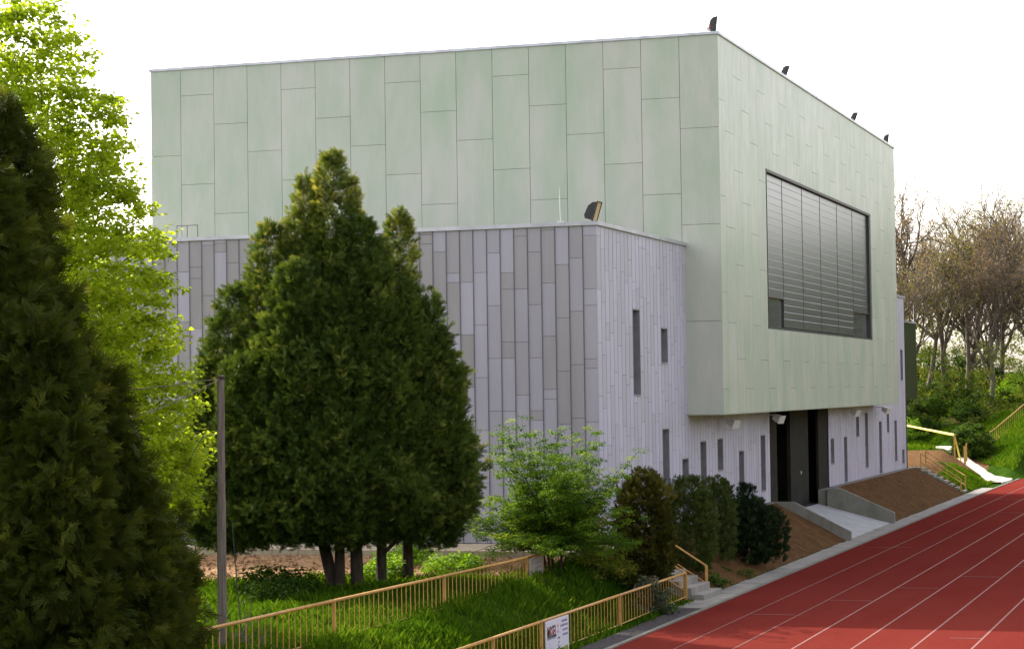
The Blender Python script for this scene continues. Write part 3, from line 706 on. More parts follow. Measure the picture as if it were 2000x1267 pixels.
mb = MB(); mb.prism([(-.03, .17), (.05, .17), (.04, .26)], -.0135, -.0125); mb.prism([(-.03, .05), (.07, .05), (.02, .14)], -.0135, -.0125); mb.box(.02, -.0135, -.31, .05, -.0125, -.27); mb.build('red_mark', M['red'], e)
mb = MB(); mb.hexa([(-.62, -.0135, -.55), (.72, -.0135, -.55), (.72, -.0125, -.55), (-.62, -.0125, -.55), (-.62, -.0135, -.33), (.72, -.0135, -.27), (.72, -.0125, -.27), (-.62, -.0125, -.33)])
mb.build('picture_strip', two('poster_yellow_green', (.38, .30, .03), (.16, .22, .03), 9, .6, bs=0), e)
e = empty('notice_board', (-16.25, .92, -.5), 'faded whitish board fixed to the slope railing beside the feathery tree', 'board')
mb = MB(); mb.box(-.5, -.012, -.25, .5, .012, .64); mb.build('board', two('faded_board', (.30, .27, .25), (.44, .40, .38), 4, .7, bs=0), e)
mb = MB()
for k in range(5): mb.hexa([(-.3+.03*k, -.0145, .02+.115*k), (.3, -.0145, .05+.115*k), (.3, -.0135, .05+.115*k), (-.3+.03*k, -.0135, .02+.115*k), (-.3+.03*k, -.0145, .035+.115*k), (.3, -.0145, .075+.115*k), (.3, -.0135, .075+.115*k), (-.3+.03*k, -.0135, .035+.115*k)])
mb.build('faded_lines', two('faded_ink', (.14, .12, .12), (.22, .19, .18), 8, .7, bs=0), e)

# ------------------------------------------------------------------ pole and cables
PB = Vector((-30.0, 2.57, -.75)); TOP = 4.86; LN = Vector((-.15/5.2, -.10/5.2, 0))
e = empty('utility_pole', PB, 'weathered grey wooden pole standing behind the railing', 'pole')
mb = MB(); mb.tube((0, 0, -.3), LN*2.95+Vector((0, 0, 2.95)), .088, .082, 14); mb.tube(LN*2.95+Vector((0, 0, 2.95)), LN*5.2+Vector((0, 0, TOP+.42)), .074, .066, 14)
mb.build('shaft', M['wood'], e, False)
mb = MB(); q = LN*5.2+Vector((0, 0, TOP)); mb.tube(q+Vector((0, 0, .33)), q+Vector((0, 0, .39)), .074, n=14); mb.build('collar', M['bark_dark'], e)
def sag(name, a, b_, s_, r, mat, label, twist=0, group=None):
    a = Vector(a); b_ = Vector(b_); mb = MB(); P = []; n_ = 60
    for i in range(n_+1):
        t = i/n_; q = a.lerp(b_, t); q.z -= s_*4*t*(1-t)
        if twist: q += Vector((0, math.cos(t*twist), math.sin(t*twist)))*r*1.2
        P.append(q)
    mb.path(P, r, 6); tag(mb.build(name, mat, smooth=True), label, 'cable', group)
tp = PB+LN*5.2+Vector((0, 0, TOP+.36))
sag('overhead_cable', tp, (-41.5, 5.4, 5.3), .55, .010, M['rope'], 'frayed brown cable sagging from the pole top into the bright maple', 260)
sag('overhead_cable', tp, (-47.5, 1.2, 5.1), 1.15, .010, M['rope'], 'frayed cable sagging lower from the pole top towards the dark conifer', 200)
sag('guy_wire', tp-Vector((0, 0, .5)), PB+Vector((-2.2, 1.6, .6)), 0, .006, M['cable'], 'thin dark guy wire slanting down left from the pole')
sag('hanging_cable', PB+Vector((.12, -.16, 2.6)), PB+Vector((.25, -.3, .2)), 0.0, .010, M['cable'], 'thin dark cable hanging along the right side of the pole')

# ------------------------------------------------------------------ foliage machinery
def frames(dirs, roll):
    """orthonormal frames with local x along dirs; up near +z"""
    d = dirs/np.linalg.norm(dirs, axis=1, keepdims=True)
    up = np.tile(np.array([0, 0, 1.0]), (len(d), 1)); bad = np.abs(d[:, 2]) > .98; up[bad] = (1, 0, 0)
    s_ = np.cross(up, d); s_ /= np.linalg.norm(s_, axis=1, keepdims=True); u = np.cross(d, s_)
    c, q = np.cos(roll)[:, None], np.sin(roll)[:, None]
    return d, s_*c+u*q, -s_*q+u*c
def instance(tv, tf, pos, dirs, roll, scale, tone, jit=.0):
    d, s_, u = frames(dirs, roll); n_ = len(pos); k = len(tv)
    V = (tv[None, :, 0:1]*d[:, None]+tv[None, :, 1:2]*s_[:, None]+tv[None, :, 2:3]*u[:, None])*scale[:, None, None]+pos[:, None]
    Fq = tf[None]+(np.arange(n_)*k)[:, None, None]
    return V.reshape(-1, 3), Fq.reshape(-1, tf.shape[1]), np.repeat(tone, len(tf))
def spray(nb=6, seed=0, spread=.9, slim=.10):
    """flat drooping frond: midrib with side branchlets, each a narrow pointed quad; length ~1 along x"""
    rg = random.Random(seed); V = []; Fc = []
    def leaf(p, a, L, w_, droop):
        n0 = len(V); dx, dy = math.cos(a), math.sin(a)
        m_ = (p[0]+dx*L*.5, p[1]+dy*L*.5, p[2]-droop*.4)
        V.extend([p, (m_[0]-dy*w_, m_[1]+dx*w_, m_[2]), (p[0]+dx*L, p[1]+dy*L, p[2]-droop), (m_[0]+dy*w_, m_[1]-dx*w_, m_[2])]); Fc.append((n0, n0+1, n0+2, n0+3))
    leaf((0, 0, 0), 0, 1.0, slim*.8, .22)
    for i in range(nb):
        t = .12+.72*i/nb; z = -.22*t*t
        for s_ in (-1, 1):
            leaf((t, 0, z), s_*(spread+rg.uniform(-.2, .2)), (.52-.3*t)*rg.uniform(.8, 1.15), slim*.62, .06+rg.uniform(-.03, .07))
    return np.array(V, float), np.array(Fc)
SPR = [spray(7, i, .52, .040) for i in range(5)]
LEAF = (np.array([(0, 0, 0), (.35, .3, .06), (1, 0, -.12), (.35, -.3, .06)], float), np.array([(0, 1, 2, 3)]))
LEAF5 = (np.array([(0, 0, 0), (.15, .42, .05), (.62, .34, 0), (1.05, 0, -.1), (.62, -.34, 0), (.15, -.42, .05), (.4, 0, -.03)], float), np.array([(0, 1, 2, 6), (6, 2, 3, 3), (6, 3, 4, 4), (0, 6, 4, 5)]))
LEAF5 = (LEAF5[0], np.array([(0, 1, 2, 6), (6, 2, 3, 4), (0, 6, 4, 5)]))
def join(parts):
    Vs, Fs, Ts = [], [], []; c = 0
    for V, Fc, T in parts: Vs.append(V); Fs.append(Fc+c); Ts.append(T); c += len(V)
    return np.concatenate(Vs), np.concatenate(Fs), np.concatenate(Ts)
def multi(templates, pos, dirs, roll, scale, tone):
    parts = []; n_ = len(pos); which = rng.integers(0, len(templates), n_)
    for i, (tv, tf) in enumerate(templates):
        k = which == i
        if k.any(): parts.append(instance(tv, tf, pos[k], dirs[k], roll[k], scale[k], tone[k]))
    return join(parts)
def column_pts(base, H, Rm, dens, low=.12, pw=.75, lump=.16, lean=(0, 0), ov=0, kp=12, plume=.30, deep=.40, rise=.55, sun_gold=0):
    """sprays on the shell of a conifer column"""
    area = 2*math.pi*Rm*H*.75; n_ = int(area*dens/kp)
    t = rng.random(n_*2); prof = PROF(t, low, pw, ov)
    keep = rng.random(n_*2) < prof+.08; t = t[keep]; prof = prof[keep]; n_ = len(t)
    a = rng.random(n_)*2*np.pi
    sd = rng.integers(0, 9999)
    bump_ = 1+lump*nz(a*3.0, t*H*2.1, 1.6, sd)*1.6+lump*.9*nz(a*7.0, t*H*4.5, 1.5, sd+1)
    dep = rng.random(n_)**1.5; rr = Rm*prof*bump_*(1-deep*dep)
    p = np.stack([base[0]+lean[0]*t+rr*np.cos(a), base[1]+lean[1]*t+rr*np.sin(a), base[2]+H*t], -1)
    out = np.stack([np.cos(a), np.sin(a), rise+.75*t+0*a], -1)+rng.normal(0, .30, (n_, 3)); out /= np.linalg.norm(out, axis=1, keepdims=True)
    pt = np.clip(.30+.22*(bump_-1)/lump*.6-.16*dep+rng.normal(0, .15, n_)+sun_gold*np.clip((t-.48)*2.2, 0, 1), 0, 1)  # deeper sprays darker; sunlight on the upper foliage is put into the tone
    # each plume: kp sprays along a short axis
    PL = plume*rng.uniform(.6, 1.35, n_)*(.45+.55*np.clip(prof*1.6, 0, 1)); f = np.tile((np.arange(kp)+.5)/kp, n_)
    o2 = np.repeat(out, kp, 0); p2 = np.repeat(p, kp, 0)+o2*(f*np.repeat(PL, kp))[:, None]+rng.normal(0, .22, (n_*kp, 3))*(np.repeat(PL, kp)*(1.05-f))[:, None]
    d2 = o2+rng.normal(0, .55, (n_*kp, 3))
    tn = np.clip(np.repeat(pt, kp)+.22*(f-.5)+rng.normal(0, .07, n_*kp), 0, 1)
    return p2, d2, tn, np.repeat(dep, kp)
def PROF(t, low, pw, ov):
    return (np.minimum(1, (t/low+.02)**.5)*(1-t)**pw+.02) if not ov else np.clip(1-np.abs((t-ov)/np.where(t > ov, 1-ov, ov*1.25))**2.3, 0, 1)**.5+.02
def conifer(name, cols, label, cat, mat, trunks, group=None, dens=26, size=.42, tmpl=SPR, droop=.0, dark=None, barkm='bark_dark', root=None, rollv=1.0):
    root = root or cols[0][0]
    e = empty(name, root, label, cat, group); r0 = np.array(root, float)
    P, D, T = [], [], []
    for c in cols:
        base, H, Rm = c[:3]; kw = c[3] if len(c) > 3 else {}
        p, d, t, dep = column_pts(np.array(base, float)-r0, H, Rm, dens, **kw); P.append(p); D.append(d); T.append(t)
    P = np.concatenate(P); D = np.concatenate(D); T = np.concatenate(T); D[:, 2] -= droop
    n_ = len(P); V, Fc, tt = multi(tmpl, P, D, rng.choice([-1.25, 1.25], n_)*rollv+rng.normal(0, .5, n_), size*rng.uniform(.6, 1.25, n_), T)
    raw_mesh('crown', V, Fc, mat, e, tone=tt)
    mb = MB()
    for pts_, r1, r2 in trunks:
        pts_ = [Vector(q)-Vector(root) for q in pts_]; n2 = len(pts_)-1
        for i in range(n2):
            ra = r1+(r2-r1)*i/n2; rb = r1+(r2-r1)*(i+1)/n2; mb.tube(pts_[i], pts_[i+1], ra, rb, 9)
    if trunks: mb.build('trunk', M[barkm], e, True)
    return e
def PX(u, v, D):   # only used to carry measured sight lines into metres while writing the tables below
    d = F+RT*((u-1000)/4278.58)-UP*((v-633.5)/4278.58); return CAM+d*D
RV = np.array([RT.x, RT.y, 0.])

# middle conifer group: two multi-stemmed thujas (metres along the facing direction from the main base)
B0 = np.array([-18.9, 4.94, -.42])
def off(dx, dd=0, dz=0): q = B0+RV*dx+np.array([F.x, F.y, 0])*dd; return (q[0], q[1], -.42+dz)
conifer('thuja_tree', [(off(-.08, 0, .9), 9.35, 1.45, dict(pw=.66, lump=.30, sun_gold=.34)), (off(-.75, .2, 1.), 8.7, 1.0, dict(pw=.66, lump=.30, sun_gold=.34)), (off(-1.55, .2, .95), 7.6, 1.35, dict(pw=.6, lump=.22, sun_gold=.22)), (off(-2.45, .3, .85), 6.2, 1.2, dict(pw=.5, low=.2, lump=.22)), (off(-2.75, .0, .8), 4.6, 1.05, dict(pw=.42, low=.25, lump=.2)), (off(.55, -.4, 1.0), 7.6, 1.55, dict(pw=.55, lump=.2)), (off(-.8, -.9, 1.1), 6.5, 1.5, dict(pw=.5, lump=.22)), (off(-1.9, -.6, 1.0), 4.6, 1.35, dict(pw=.4, low=.2, lump=.22)), (off(.1, -1.1, 1.1), 5.2, 1.2, dict(pw=.4, low=.2, lump=.22))],
        'large dark thuja with pointed top tinted sunlit gold, left half of the pair', 'tree', M['thuja'],
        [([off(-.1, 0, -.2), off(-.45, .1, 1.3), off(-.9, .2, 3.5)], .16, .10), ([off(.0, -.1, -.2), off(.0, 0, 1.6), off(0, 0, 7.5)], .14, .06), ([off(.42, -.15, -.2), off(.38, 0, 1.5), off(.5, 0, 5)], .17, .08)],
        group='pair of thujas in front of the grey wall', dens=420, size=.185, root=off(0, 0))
conifer('thuja_tree', [(off(1.45, .5, 1.0), 7.85, .85, dict(pw=.62, lump=.30, sun_gold=.34)), (off(2.05, .5, 1.0), 6.0, 1.1, dict(pw=.55, low=.2, lump=.22)), (off(2.3, .3, .85), 4.7, .92, dict(pw=.45, low=.25, lump=.2)), (off(1.35, 0, 1.05), 6.2, 1.25, dict(pw=.5, lump=.22))],
        'dark thuja with slim spire tinted sunlit yellow, right half of the pair', 'tree', M['thuja'],
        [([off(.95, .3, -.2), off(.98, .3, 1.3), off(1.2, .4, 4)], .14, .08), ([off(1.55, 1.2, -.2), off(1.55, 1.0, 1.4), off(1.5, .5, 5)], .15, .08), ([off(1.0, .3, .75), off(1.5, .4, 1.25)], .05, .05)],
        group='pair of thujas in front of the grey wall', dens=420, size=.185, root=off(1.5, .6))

# near dark conifer at the left edge
def g(u, D, z=-.9, shr=0): q = PX(u, 1000, D); return (q.x, q.y, z)
BG = [(g(-20, 31), 9.25, 1.6, dict(pw=.46, low=.3, lump=.22)), (g(-90, 29.5), 8.3, 1.7, dict(pw=.4, low=.3))]
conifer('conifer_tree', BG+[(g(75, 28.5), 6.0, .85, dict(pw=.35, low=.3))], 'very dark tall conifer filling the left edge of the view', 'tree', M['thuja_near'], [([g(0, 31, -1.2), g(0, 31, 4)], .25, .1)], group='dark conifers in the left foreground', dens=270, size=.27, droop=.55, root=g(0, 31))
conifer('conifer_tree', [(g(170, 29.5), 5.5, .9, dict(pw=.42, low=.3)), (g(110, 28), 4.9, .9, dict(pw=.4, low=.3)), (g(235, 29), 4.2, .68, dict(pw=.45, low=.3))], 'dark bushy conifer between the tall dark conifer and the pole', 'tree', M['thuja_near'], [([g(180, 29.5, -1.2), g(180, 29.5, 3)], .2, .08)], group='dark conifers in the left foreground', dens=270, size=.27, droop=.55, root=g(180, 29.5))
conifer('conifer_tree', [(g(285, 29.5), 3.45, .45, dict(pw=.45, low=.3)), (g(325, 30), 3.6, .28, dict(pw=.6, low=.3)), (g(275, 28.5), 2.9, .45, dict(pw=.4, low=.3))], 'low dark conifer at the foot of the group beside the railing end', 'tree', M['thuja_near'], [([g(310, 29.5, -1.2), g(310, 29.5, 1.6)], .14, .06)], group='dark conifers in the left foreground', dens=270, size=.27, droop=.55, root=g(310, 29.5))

# broadleaf generator --------------------------------------------------
def limb(mb, a, b_, ra, rb, wob=.12, n_=4, sides=6):
    a = Vector(a); b_ = Vector(b_); P = [a]; L = (b_-a).length
    for i in range(1, n_): P.append(a.lerp(b_, i/n_)+Vector(rng.normal(0, wob*L/n_, 3)))
    P.append(b_)
    for i in range(n_): mb.tube(P[i], P[i+1], ra+(rb-ra)*i/n_, ra+(rb-ra)*(i+1)/n_, sides, caps=False)
    return P
def clumps(centers, rad, per, flat=.55, size=.1, tmpl=LEAF, tone0=.5, spread=.22, hor=.7):
    n_ = len(centers)*per; c = np.repeat(centers, per, 0); rr = np.repeat(rad, per)
    d = rng.normal(0, 1, (n_, 3)); d /= np.linalg.norm(d, axis=1, keepdims=True); d *= (rng.random(n_)**.5)[:, None]
    p = c+d*rr[:, None]*np.array([1, 1, flat])
    dr = d*1.0+rng.normal(0, .5, (n_, 3)); dr[:, 2] = dr[:, 2]*(1-hor)-.18
    tn = np.clip(np.repeat(rng.normal(tone0, spread, len(centers)), per)+rng.normal(0, .12, n_), 0, 1)
    return instance(tmpl[0], tmpl[1], p, dr, rng.normal(0, .6, n_), size*rng.uniform(.6, 1.3, n_), tn)
# maple
MBASE = PX(60, 1100, 42); MBASE.z = -.5
e = empty('maple_tree', MBASE, 'tall broadleaf tree with fresh bright green leaves behind the dark conifers', 'tree')
H = 10.6; ncl = 2200
t = rng.random(ncl*3); prof = np.sin(np.clip(t*1.0, 0, 1)**.62*np.pi)**.6
prof = np.minimum(1, (t/.25+.15)**.6)*(1-t)**.52
keep = rng.random(ncl*3) < prof**1.3; t = t[keep][:ncl]; prof = prof[keep][:ncl]; a = rng.random(len(t))*2*np.pi
rr = 3.95*prof*(.25+.75*rng.random(len(t))**.45)*(1+.16*nz(a*3, t*20, 1.2, 77))
cen = np.stack([rr*np.cos(a), rr*np.sin(a), .9+t*(H+1.0)], -1)
kk = np.ones(len(cen), bool); cen = cen[kk]
V, Fc, tt = clumps(cen, rng.uniform(.20, .50, len(cen)), 62, .42, .088, LEAF5, .5, .2)
raw_mesh('crown', V, Fc, M['maple'], e, tone=tt)
mb = MB(); tr_ = limb(mb, (0, 0, -.2), (.1, 0, 6.5), .17, .05, .03, 6, 9)
for i in rng.choice(len(cen), 120, replace=False):
    c = cen[i]; h0 = max(.9, min(6.3, c[2]-.5*np.hypot(c[0], c[1])-.2)); limb(mb, (.02*h0/1.3, 0, h0), c, .028, .006, .12, 4, 5)
mb.build('trunk', M['bark_dark'], e, True)

# feathery small tree by the stairs
SB = Vector((-15.1, .85, -.62))
e = empty('ornamental_tree', SB, 'feathery multi-stemmed small tree with light green leaves behind the lower railing', 'tree')
cs = []; mb = MB(); rg = random.Random(12)
tips = []
for i in range(5):
    aa = i*1.26+.4; tipp = Vector((.35*math.cos(aa), .35*math.sin(aa), 1.1)); limb(mb, (.08*math.cos(aa), .08*math.sin(aa), -.1), tipp, .04, .026, .05, 3, 6); tips.append(tipp)
for i in range(185):
    b_ = tips[i % 5]; th = rng.random()*2*np.pi; el = rng.uniform(-.25, 1.35); L = rng.uniform(.9, 2.35)*(1.0 if el < .7 else 1.28)
    d = Vector((math.cos(th)*math.cos(el), math.sin(th)*math.cos(el), math.sin(el)*1.02)); q = b_+d*L; q.z = max(q.z, .45)
    dr_ = RT.x*q.x+RT.y*q.y
    P = limb(mb, b_, q, .014, .003, .10, 4, 4)
    for j in range(13):
        f = .25+.75*j/12; c = b_.lerp(q, f); sp = .32*(1-.45*f); cs.append((c.x+rng.normal(0, sp*.5), c.y+rng.normal(0, sp*.5), c.z+rng.normal(0, sp*.28)))
mb.build('trunk', M['bark_dark'], e, True)
cs = np.array(cs); V, Fc, tt = clumps(cs, rng.uniform(.10, .22, len(cs)), 40, .4, .064, LEAF, .45, .24, .8); raw_mesh('crown', V, Fc, M['sapling'], e, tone=tt)

# shrubs ---------------------------------------------------------------
NEED = spray(5, 9, .55, .07)
conifer('yew_shrub', [((-12.3, -.72, -1.15), 3.2, .74, dict(ov=.45, lump=.13, plume=.10, deep=.6, kp=6, sun_gold=.3)), ((-12.25, -.70, -1.1), 2.95, .55, dict(ov=.45, lump=.13, plume=.10, deep=.7, kp=6))], 'upright golden brown yew left of the stairs', 'shrub', M['yew'], [], dens=380, size=.15, tmpl=[spray(5, 3, .5, .06), spray(5, 4, .6, .06)], droop=-.6)
conifer('columnar_shrub', [((-7.6, -.72, -.95), 2.62, .72, dict(ov=.45, lump=.07, plume=.05, deep=.6, kp=5)), ((-7.6, -.72, -.9), 2.45, .5, dict(ov=.5))], 'larger rounded thuja shrub just beyond the near stairs', 'shrub', M['columnar'], [], group='rounded thuja shrubs on the bank', dens=330, size=.14, droop=-.5)
conifer('columnar_shrub', [((-4.35, -.72, -.9), 2.45, .56, dict(ov=.45, lump=.08, plume=.05, deep=.6, kp=5))], 'slimmer yellowish thuja shrub half hidden behind the larger one', 'shrub', M['columnar'], [], group='rounded thuja shrubs on the bank', dens=330, size=.14, droop=-.5)
conifer('pine_shrub', [((-2.1, -1.05, -1.15), 2.0, .88, dict(ov=.45, lump=.2, plume=.10, kp=6, deep=.6)), ((-2.9, -.55, -1.0), 2.4, .36, dict(ov=.5, lump=.25, plume=.10, kp=6, deep=.7, rise=1.4)), ((-1.5, -1.0, -1.0), 2.2, .38, dict(ov=.5, lump=.25, plume=.10, kp=6, deep=.7, rise=1.4)), ((-1.9, -1.75, -1.1), 1.6, .55, dict(ov=.5, lump=.2, plume=.10, kp=6, deep=.7))],
        'dark blue green mountain pine leaning over the soil bank', 'shrub', M['pine'], [], dens=230, size=.16, tmpl=[spray(7, 5, .8, .06)], droop=-.8)
def shrub(name, loc, r, h, label, mat, n_=60, per=40, size=.07, cat='shrub', group=None, tm=LEAF, stems=6, tone0=.5):
    loc = (loc[0], loc[1], float(hz(loc[0], loc[1]))) if len(loc) == 2 else loc
    e = empty(name, loc, label, cat, group)
    d = rng.normal(0, 1, (n_, 3)); d /= np.linalg.norm(d, axis=1, keepdims=True); d[:, 2] = np.abs(d[:, 2]); d *= (rng.random(n_)**.4)[:, None]
    c = d*np.array([r, r, h])+np.array([0, 0, .05]); V, Fc, tt = clumps(c, rng.uniform(.16, .32, n_)*min(1.2, r), per, .7, size, tm, tone0, .2, .5)
    raw_mesh('foliage', V, Fc, mat, e, tone=tt)
    mb = MB()
    for i in range(stems): limb(mb, (0, 0, -.05), c[i]*.85, .018, .005, .1, 3, 4)
    mb.build('stem', M['bark_dark'], e, True); return e
shrub('low_shrub', (-17.2, 4.35), .62, .55, 'bright sunlit leafy plant between the conifer trunks', M['bright'], 40, 40, .11, group='bright leafy ground plants')
shrub('low_shrub', (-14.6, 5.0), .8, .50, 'bright leafy plant right of the thin conifer trunk', M['bright'], 44, 40, .11, group='bright leafy ground plants')
shrub('low_shrub', (-15.9, 3.2), .8, .38, 'bright low leafy plant touching the slope railing', M['bright'], 44, 40, .10, group='bright leafy ground plants')
shrub('dark_shrub', (-20.3, 5.9), 1.0, .55, 'dark green shrub left of the conifer trunks at the mulch edge', M['shrubg'], 70, 40, .10, tone0=.2)
shrub('dark_shrub', (-21.5, 5.4), .9, .45, 'low dark plant in the grass left of the conifer trunks', M['shrubg'], 40, 40, .09, tone0=.15)
shrub('yellow_shrub', (-13.3, .15), .85, 1.15, 'yellow flecked shrub under the feathery tree', M['yellowleaf'], 80, 42, .075)
shrub('undergrowth_shrub', (-12.6, -.35), .6, .8, 'tangled brownish shrub at the foot of the golden yew', M['yellowleaf'], 60, 36, .07, tone0=.15)
shrub('ivy_shrub', (-14.3, -1.45), .55, .95, 'dark leafy climber growing over the track railing', M['ivy'], 60, 36, .085)
shrub('weed_clump', (-7.9, -1.55), .45, .35, 'small green weeds at the foot of the rounded shrubs', M['shrubg'], 22, 30, .07)
shrub('weed_clump', (-9.9, -.25), .25, .3, 'green weeds beside the steps under the handrail', M['bright'], 14, 30, .07)
shrub('weed_clump', (-4.6, -1.6), .3, .22, 'few weeds on the soil bank below the pine', M['shrubg'], 12, 24, .06)
# bare twig bush before the pole
e = empty('bare_sapling', (-31.2, 1.75, -.62), 'thin leafless sapling in front of the wooden pole', 'sapling')
mb = MB()
for i in range(9):
    th = rng.random()*6.28; q = Vector((math.cos(th)*.7*rng.random(), math.sin(th)*.7*rng.random()-.25*(i % 3), .6+.9*rng.random())); P = limb(mb, (0, -.05*i, -.05), q, .010, .003, .1, 4, 4)
    for j in range(4): limb(mb, P[2], P[2]+Vector(rng.normal(0, .3, 3)), .005, .002, .1, 3, 3)
mb.build('stem', M['bark_grey'], e)

# background shrubs on the far side ------------------------------------
shrub('round_bush', (76.5, 1.55), 1.55, 2.3, 'large round green bush on the far slope beside the path', M['shrubg'], 150, 46, .17)
far_sh = [(88, 9.5, 1.8, 1.6), (90.5, 8.2, 1.9, 1.5), (92, 6.7, 1.6, 1.2), (96, 10.5, 2.5, 2.2), (98, 7.5, 2.2, 1.7), (103, 9.2, 2.6, 2.4), (104, 4.2, 2.3, 2.2), (108, 6.6, 2.6, 2.4), (112, 2.0, 3.0, 3.4), (109, .8, 2.4, 2.2), (118, 8, 3.2, 2.8), (118, 4.8, 3.0, 2.6), (122, 12, 3.2, 3), (99, 13, 2.5, 2.2), (94, 3.6, 1.5, 1.0), (125, 1.0, 3.2, 3.4)]
desc = ['leafy green bush nearest the dark green block', 'low bright bush behind the yellow barrier', 'small bush where the path bends uphill', 'broad bush close behind the far block', 'low wide bush on the rising ground under the trees', 'tall bush in the shade left of the thick trunk', 'bush at the foot of the thick trunked tree', 'bush left beside the thick trunked tree', 'bright fresh green bush right of the thick trunk', 'bush above the crest railing', 'bush deep in the wood behind the thick trunk', 'bush deep in the wood right of the thick trunk', 'bush deep in the wood behind the far block', 'bush mostly hidden by the far block', 'small bush above the round bush', 'pale bush deep in the wood at the right edge']
for i, (x, y, r, h) in enumerate(far_sh):
    shrub('wood_bush', (x, y), r, h, desc[i], M['bright'] if i in (0, 1, 8) else M['shrubg'], 90, 34, .24, group='bushes at the edge of the wood', stems=4, tone0=.62 if i in (8, 1) else .4)

# budding trees -----------------------------------------------------------
def bud_tree_mesh(seed, H, spread, nmain, leafmat, nleaf=9000, r0=.24, fork=.35):
    rg = np.random.default_rng(seed); segs = []; tips_ = []
    def grow(p, d, L, r, lev):
        n_ = 4; q = p.copy(); dd = d.copy(); pts_ = [q.copy()]
        for i in range(n_):
            dd = dd+rg.normal(0, .13+.05*lev, 3); dd[2] += .07; dd /= np.linalg.norm(dd); q = q+dd*L/n_; pts_.append(q.copy())
        for i in range(n_): segs.append((pts_[i], pts_[i+1], r*(1-.45*i/n_), r*(1-.45*(i+1)/n_)))
        if lev >= 3: tips_.extend(pts_[1:])
        if lev >= 5: return
        k = [nmain, 4, 3, 3, 2][lev]
        for j in range(k):
            f = rg.uniform(fork, 1) if lev else rg.uniform(fork, 1.0); ii = min(n_-1, int(f*n_)); pp = pts_[ii]+(pts_[ii+1]-pts_[ii])*(f*n_-ii)
            ax = rg.normal(0, 1, 3); ax -= ax.dot(dd)*dd; ax /= np.linalg.norm(ax)
            ang = rg.uniform(.35, .95); nd = dd*np.cos(ang)+ax*np.sin(ang)*spread; nd[2] = nd[2]*.85+.28; nd /= np.linalg.norm(nd)
            grow(pp, nd, L*rg.uniform(.5, .72), r*(.50 if lev else .55), lev+1)
        if lev: grow(pts_[-1], dd, L*.6, r*.5, lev+1) if lev < 4 else None
    grow(np.array([0, 0, -.3]), np.array([rg.normal(0, .05), rg.normal(0, .05), 1.]), H*.55, r0, 0)
    S = [s for s in segs]; A = np.array([s[0] for s in S]); Bq = np.array([s[1] for s in S]); ra = np.array([s[2] for s in S]); rb = np.array([s[3] for s in S])
    ra = np.maximum(ra, .008); rb = np.maximum(rb, .007)
    d = Bq-A; d /= np.linalg.norm(d, axis=1, keepdims=True)+1e-9; dd, s_, u = frames(d, np.zeros(len(d)))
    ns = 5; V = []
    for (c, r) in ((A, ra), (Bq, rb)):
        for i in range(ns):
            th = 2*np.pi*i/ns; V.append(c+s_*(r*np.cos(th))[:, None]+u*(r*np.sin(th))[:, None])
    V = np.stack(V, 1).reshape(-1, 3); k = 2*ns; Fq = []
    for i in range(ns): j = (i+1) % ns; Fq.append(np.array([i, j, ns+j, ns+i]))
    Fq = (np.array(Fq)[None]+(np.arange(len(S))*k)[:, None, None]).reshape(-1, 4)
    tp_ = np.array(tips_); idx = rg.integers(0, len(tp_), nleaf); p = tp_[idx]+rg.normal(0, .16, (nleaf, 3))
    L = instance(LEAF[0], LEAF[1], p, rg.normal(0, 1, (nleaf, 3)), rg.normal(0, 2, nleaf), .15*rg.uniform(.5, 1.3, nleaf), np.clip(rg.normal(.5, .25, nleaf), 0, 1))
    return (V, Fq), L
variants = []
for i, (sd, H, sp, nm_, lm, nl) in enumerate([(1, 14.5, .85, 6, 'bud', 4600), (2, 14, .8, 6, 'budbrown', 4200), (3, 13, .9, 6, 'bud', 5000), (4, 14.5, .75, 6, 'budbrown', 4000)]):
    variants.append((bud_tree_mesh(sd, H, sp, nm_, lm, nl, .26), lm))
tp_spots = [(110.7, 5.9, 1.0, 0), (97, 10.6, .98, 1), (101, 8.6, .90, 2), (105, 11.5, 1.02, 3), (112, 9.3, .98, 1), (118, 4.2, 1.02, 3), (113, .8, .98, 2), (121, -.2, 1.02, 1), (126, 6.0, 1.0, 0), (133, 2.6, 1.0, 3), (134, 9.5, 1.02, 1), (106, -3.4, .98, 1), (128, -3, 1.0, 0), (97, 14.5, .95, 2), (146, 3, 1.05, 2), (93, 12.6, .8, 0), (109, 7.6, 1.02, 2), (117, 6.4, 1.05, 0), (104, 3.2, .95, 3)]
tl = ['thick trunked budding tree rising in the middle of the wood', 'budding tree closest to the edge of the green box', 'slender forked tree left of the thick trunk, in front', 'budding tree standing just behind the far block', 'budding tree in the gap left of the thick trunk', 'pinkish crowned tree right behind the thick trunk', 'leaning tree at the right, above the bright bush', 'pinkish tree at the right edge of the wood', 'tree two rows behind the thick trunk', 'far tree behind the right part of the wood', 'far pinkish tree behind the left part of the wood', 'tree just outside the right edge, branches reaching in', 'tree in the second row at the right edge', 'tree hidden mostly behind the hall, front row', 'last row tree above the thick trunk', 'small front tree beside the hall', 'slim tree just left of the thick trunk', 'slim tree behind and left of the thick trunk', 'front tree right of the thick trunk above the crest railing']
masters = {}
for i, (x, y, s_, vi) in enumerate(tp_spots):
    z = float(hz(x, y))
    if vi not in masters:
        ((V, Fq), L), lm = variants[vi]
        e = empty('budding_tree', (x, y, z), tl[i], 'tree', 'budding trees of the wood')
        raw_mesh('trunk', V, Fq, M['bark_grey'], e, smooth=True); raw_mesh('crown', L[0], L[1], M[lm], e, tone=L[2]); masters[vi] = e
    else:
        e = copy_tree(masters[vi]); e.location = (x, y, z); e['label'] = tl[i]
    e.rotation_euler = (0, 0, rng.random()*6.28); s_ *= .98; e.scale = (s_, s_, s_*rng.uniform(.94, 1.06))
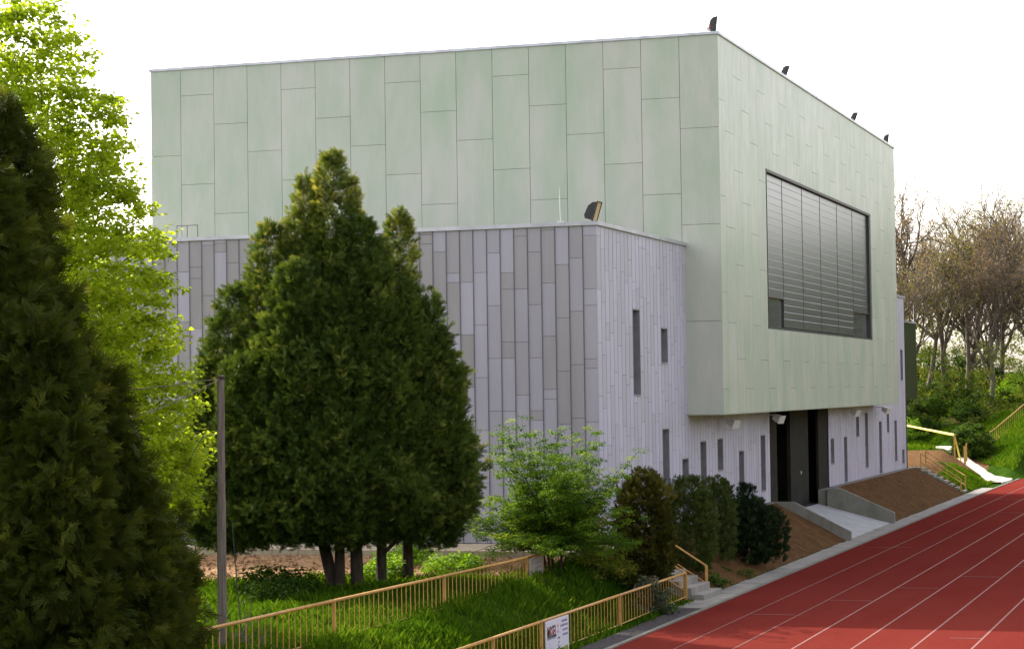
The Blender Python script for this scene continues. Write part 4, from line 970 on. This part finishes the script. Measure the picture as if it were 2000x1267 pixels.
# far woodland as one mass (behind the budding trees, and out of view to darken the window reflections)
def woodmass(name, n_, f, size, mt='wood_far'):
    c = f(n_); V, Fc, tt = clumps(c, rng.uniform(1.2, 2.6, n_), 24, .8, size, LEAF, .5, .25, .4)
    return tag(raw_mesh(name, V, Fc, M[mt], tone=tt), 'mass of pale woodland closing the view behind the budding trees' if mt == 'under' else 'mass of woodland out of view, shaped to give a green band in the window reflections', 'woodland', kind='stuff')
def far_a(n_):
    x = rng.uniform(60, 420, n_); y = -80-rng.random(n_)**1.5*60; y = np.where(rng.random(n_) < .5, y, -80-(x-60)*.05); return np.stack([x, y, hz(x, y)+rng.random(n_)*(18+3*nz(x, y, .08, 4))], -1)
woodmass('woodland', 2600, far_a, 1.9)
def far_c(n_):
    x = rng.uniform(152, 205, n_); y = rng.uniform(-115, -3, n_); return np.stack([x, y, hz(x, y)+rng.random(n_)*(17+2.5*nz(x, y, .15, 4))], -1)
woodmass('woodland', 3400, far_c, 1.2)
def far_b(n_):
    x = rng.uniform(150, 175, n_); y = rng.uniform(-70, 40, n_); return np.stack([x, y, hz(x, y)+rng.random(n_)**1.3*6.5], -1)
woodmass('woodland', 620, far_b, .40, 'under')

def under(n_):
    x = rng.uniform(90, 140, n_*3); y = rng.uniform(-9, 18, n_*3); k = (y > 1.5-(x-90)*.35+1.2*nz(x, y, .5, 3)) & ~((np.abs(y-4.6-(x-95)*.02) < 1.0) & (x < 108)); x, y = x[k][:n_], y[k][:n_]
    return np.stack([x, y, hz(x, y)+rng.random(len(x))*.55], -1)
c = under(1500); c[::2, 2] += rng.random(len(c[::2]))**1.4*5.5; V, Fc, tt = clumps(c, rng.uniform(.35, .9, len(c)), 60, .7, .16, LEAF, .5, .28, .4)
tag(raw_mesh('undergrowth', V, Fc, M['under'], tone=tt), 'mass of low green undergrowth covering the rising ground under the budding trees', 'undergrowth', kind='stuff')
# ------------------------------------------------------------------ grass
def blades(n_, fx, fy, ok, size, name, mat, w_=.05, zoff=0):
    x = rng.uniform(*fx, n_); y = rng.uniform(*fy, n_); k = ok(x, y); x, y = x[k], y[k]; n_ = len(x)
    tuft = .62+.5*nz(x, y, 2.6, 31)+.25*nz(x, y, 7, 32)
    h = size*rng.uniform(.5, 1.35, n_)*np.clip(tuft, .25, 1.5)
    a = rng.random(n_)*6.28; ln = rng.uniform(.15, .8, n_)*h; dx, dy = np.cos(a), np.sin(a); ww = w_*rng.uniform(.5, 1.2, n_)*.5
    b_ = rng.random(n_)*6.28; px, py = np.cos(b_)*ww, np.sin(b_)*ww; z = hz(x, y)-.02+zoff
    V = np.stack([np.stack([x-px, y-py, z], -1), np.stack([x+px, y+py, z], -1), np.stack([x+px*.7+dx*ln*.35, y+py*.7+dy*ln*.35, z+h*.6], -1), np.stack([x+dx*ln, y+dy*ln, z+h], -1)], 1).reshape(-1, 3)
    Fq = np.arange(n_*4).reshape(-1, 4)
    tn = np.clip(.45+.3*nz(x, y, 1.1, 41)+rng.normal(0, .2, n_), 0, 1)
    return tag(raw_mesh(name, V, Fq, mat, tone=tn), 'long fresh green grass', 'grass', kind='stuff')
gok = lambda x, y: ~mulch_ok(x, y) & (y > -1.85+.12*nz(x, y, 2, 6)) & (x < -11.4-.0*y) & ((y > -1.5) | (rng.random(len(np.atleast_1d(x))) < .3)) & ~((x > -12.7) & (y > -.2)) & (x > -42)
blades(120000, (-40, -11.4), (-1.9, 12), gok, .27, 'grass', M['grass'], .03)
blades(26000, (48.2, 62), (-1.7, 1.4), lambda x, y: y < -.3+.09*(x-48)+.3*nz(x, y, 2, 3), .22, 'grass', M['grass'], .05)
blades(90000, (62, 92), (-14, 6), lambda x, y: (.33*(x-63)-(y+2.2) > .9) & (y > yedge(x)+.5), .28, 'grass', M['grass'], .07)
blades(60000, (78, 112), (3, 16), lambda x, y: (y > 4.5) & (nz(x, y, .5, 13) > -.15), .35, 'grass', M['grass'], .09)
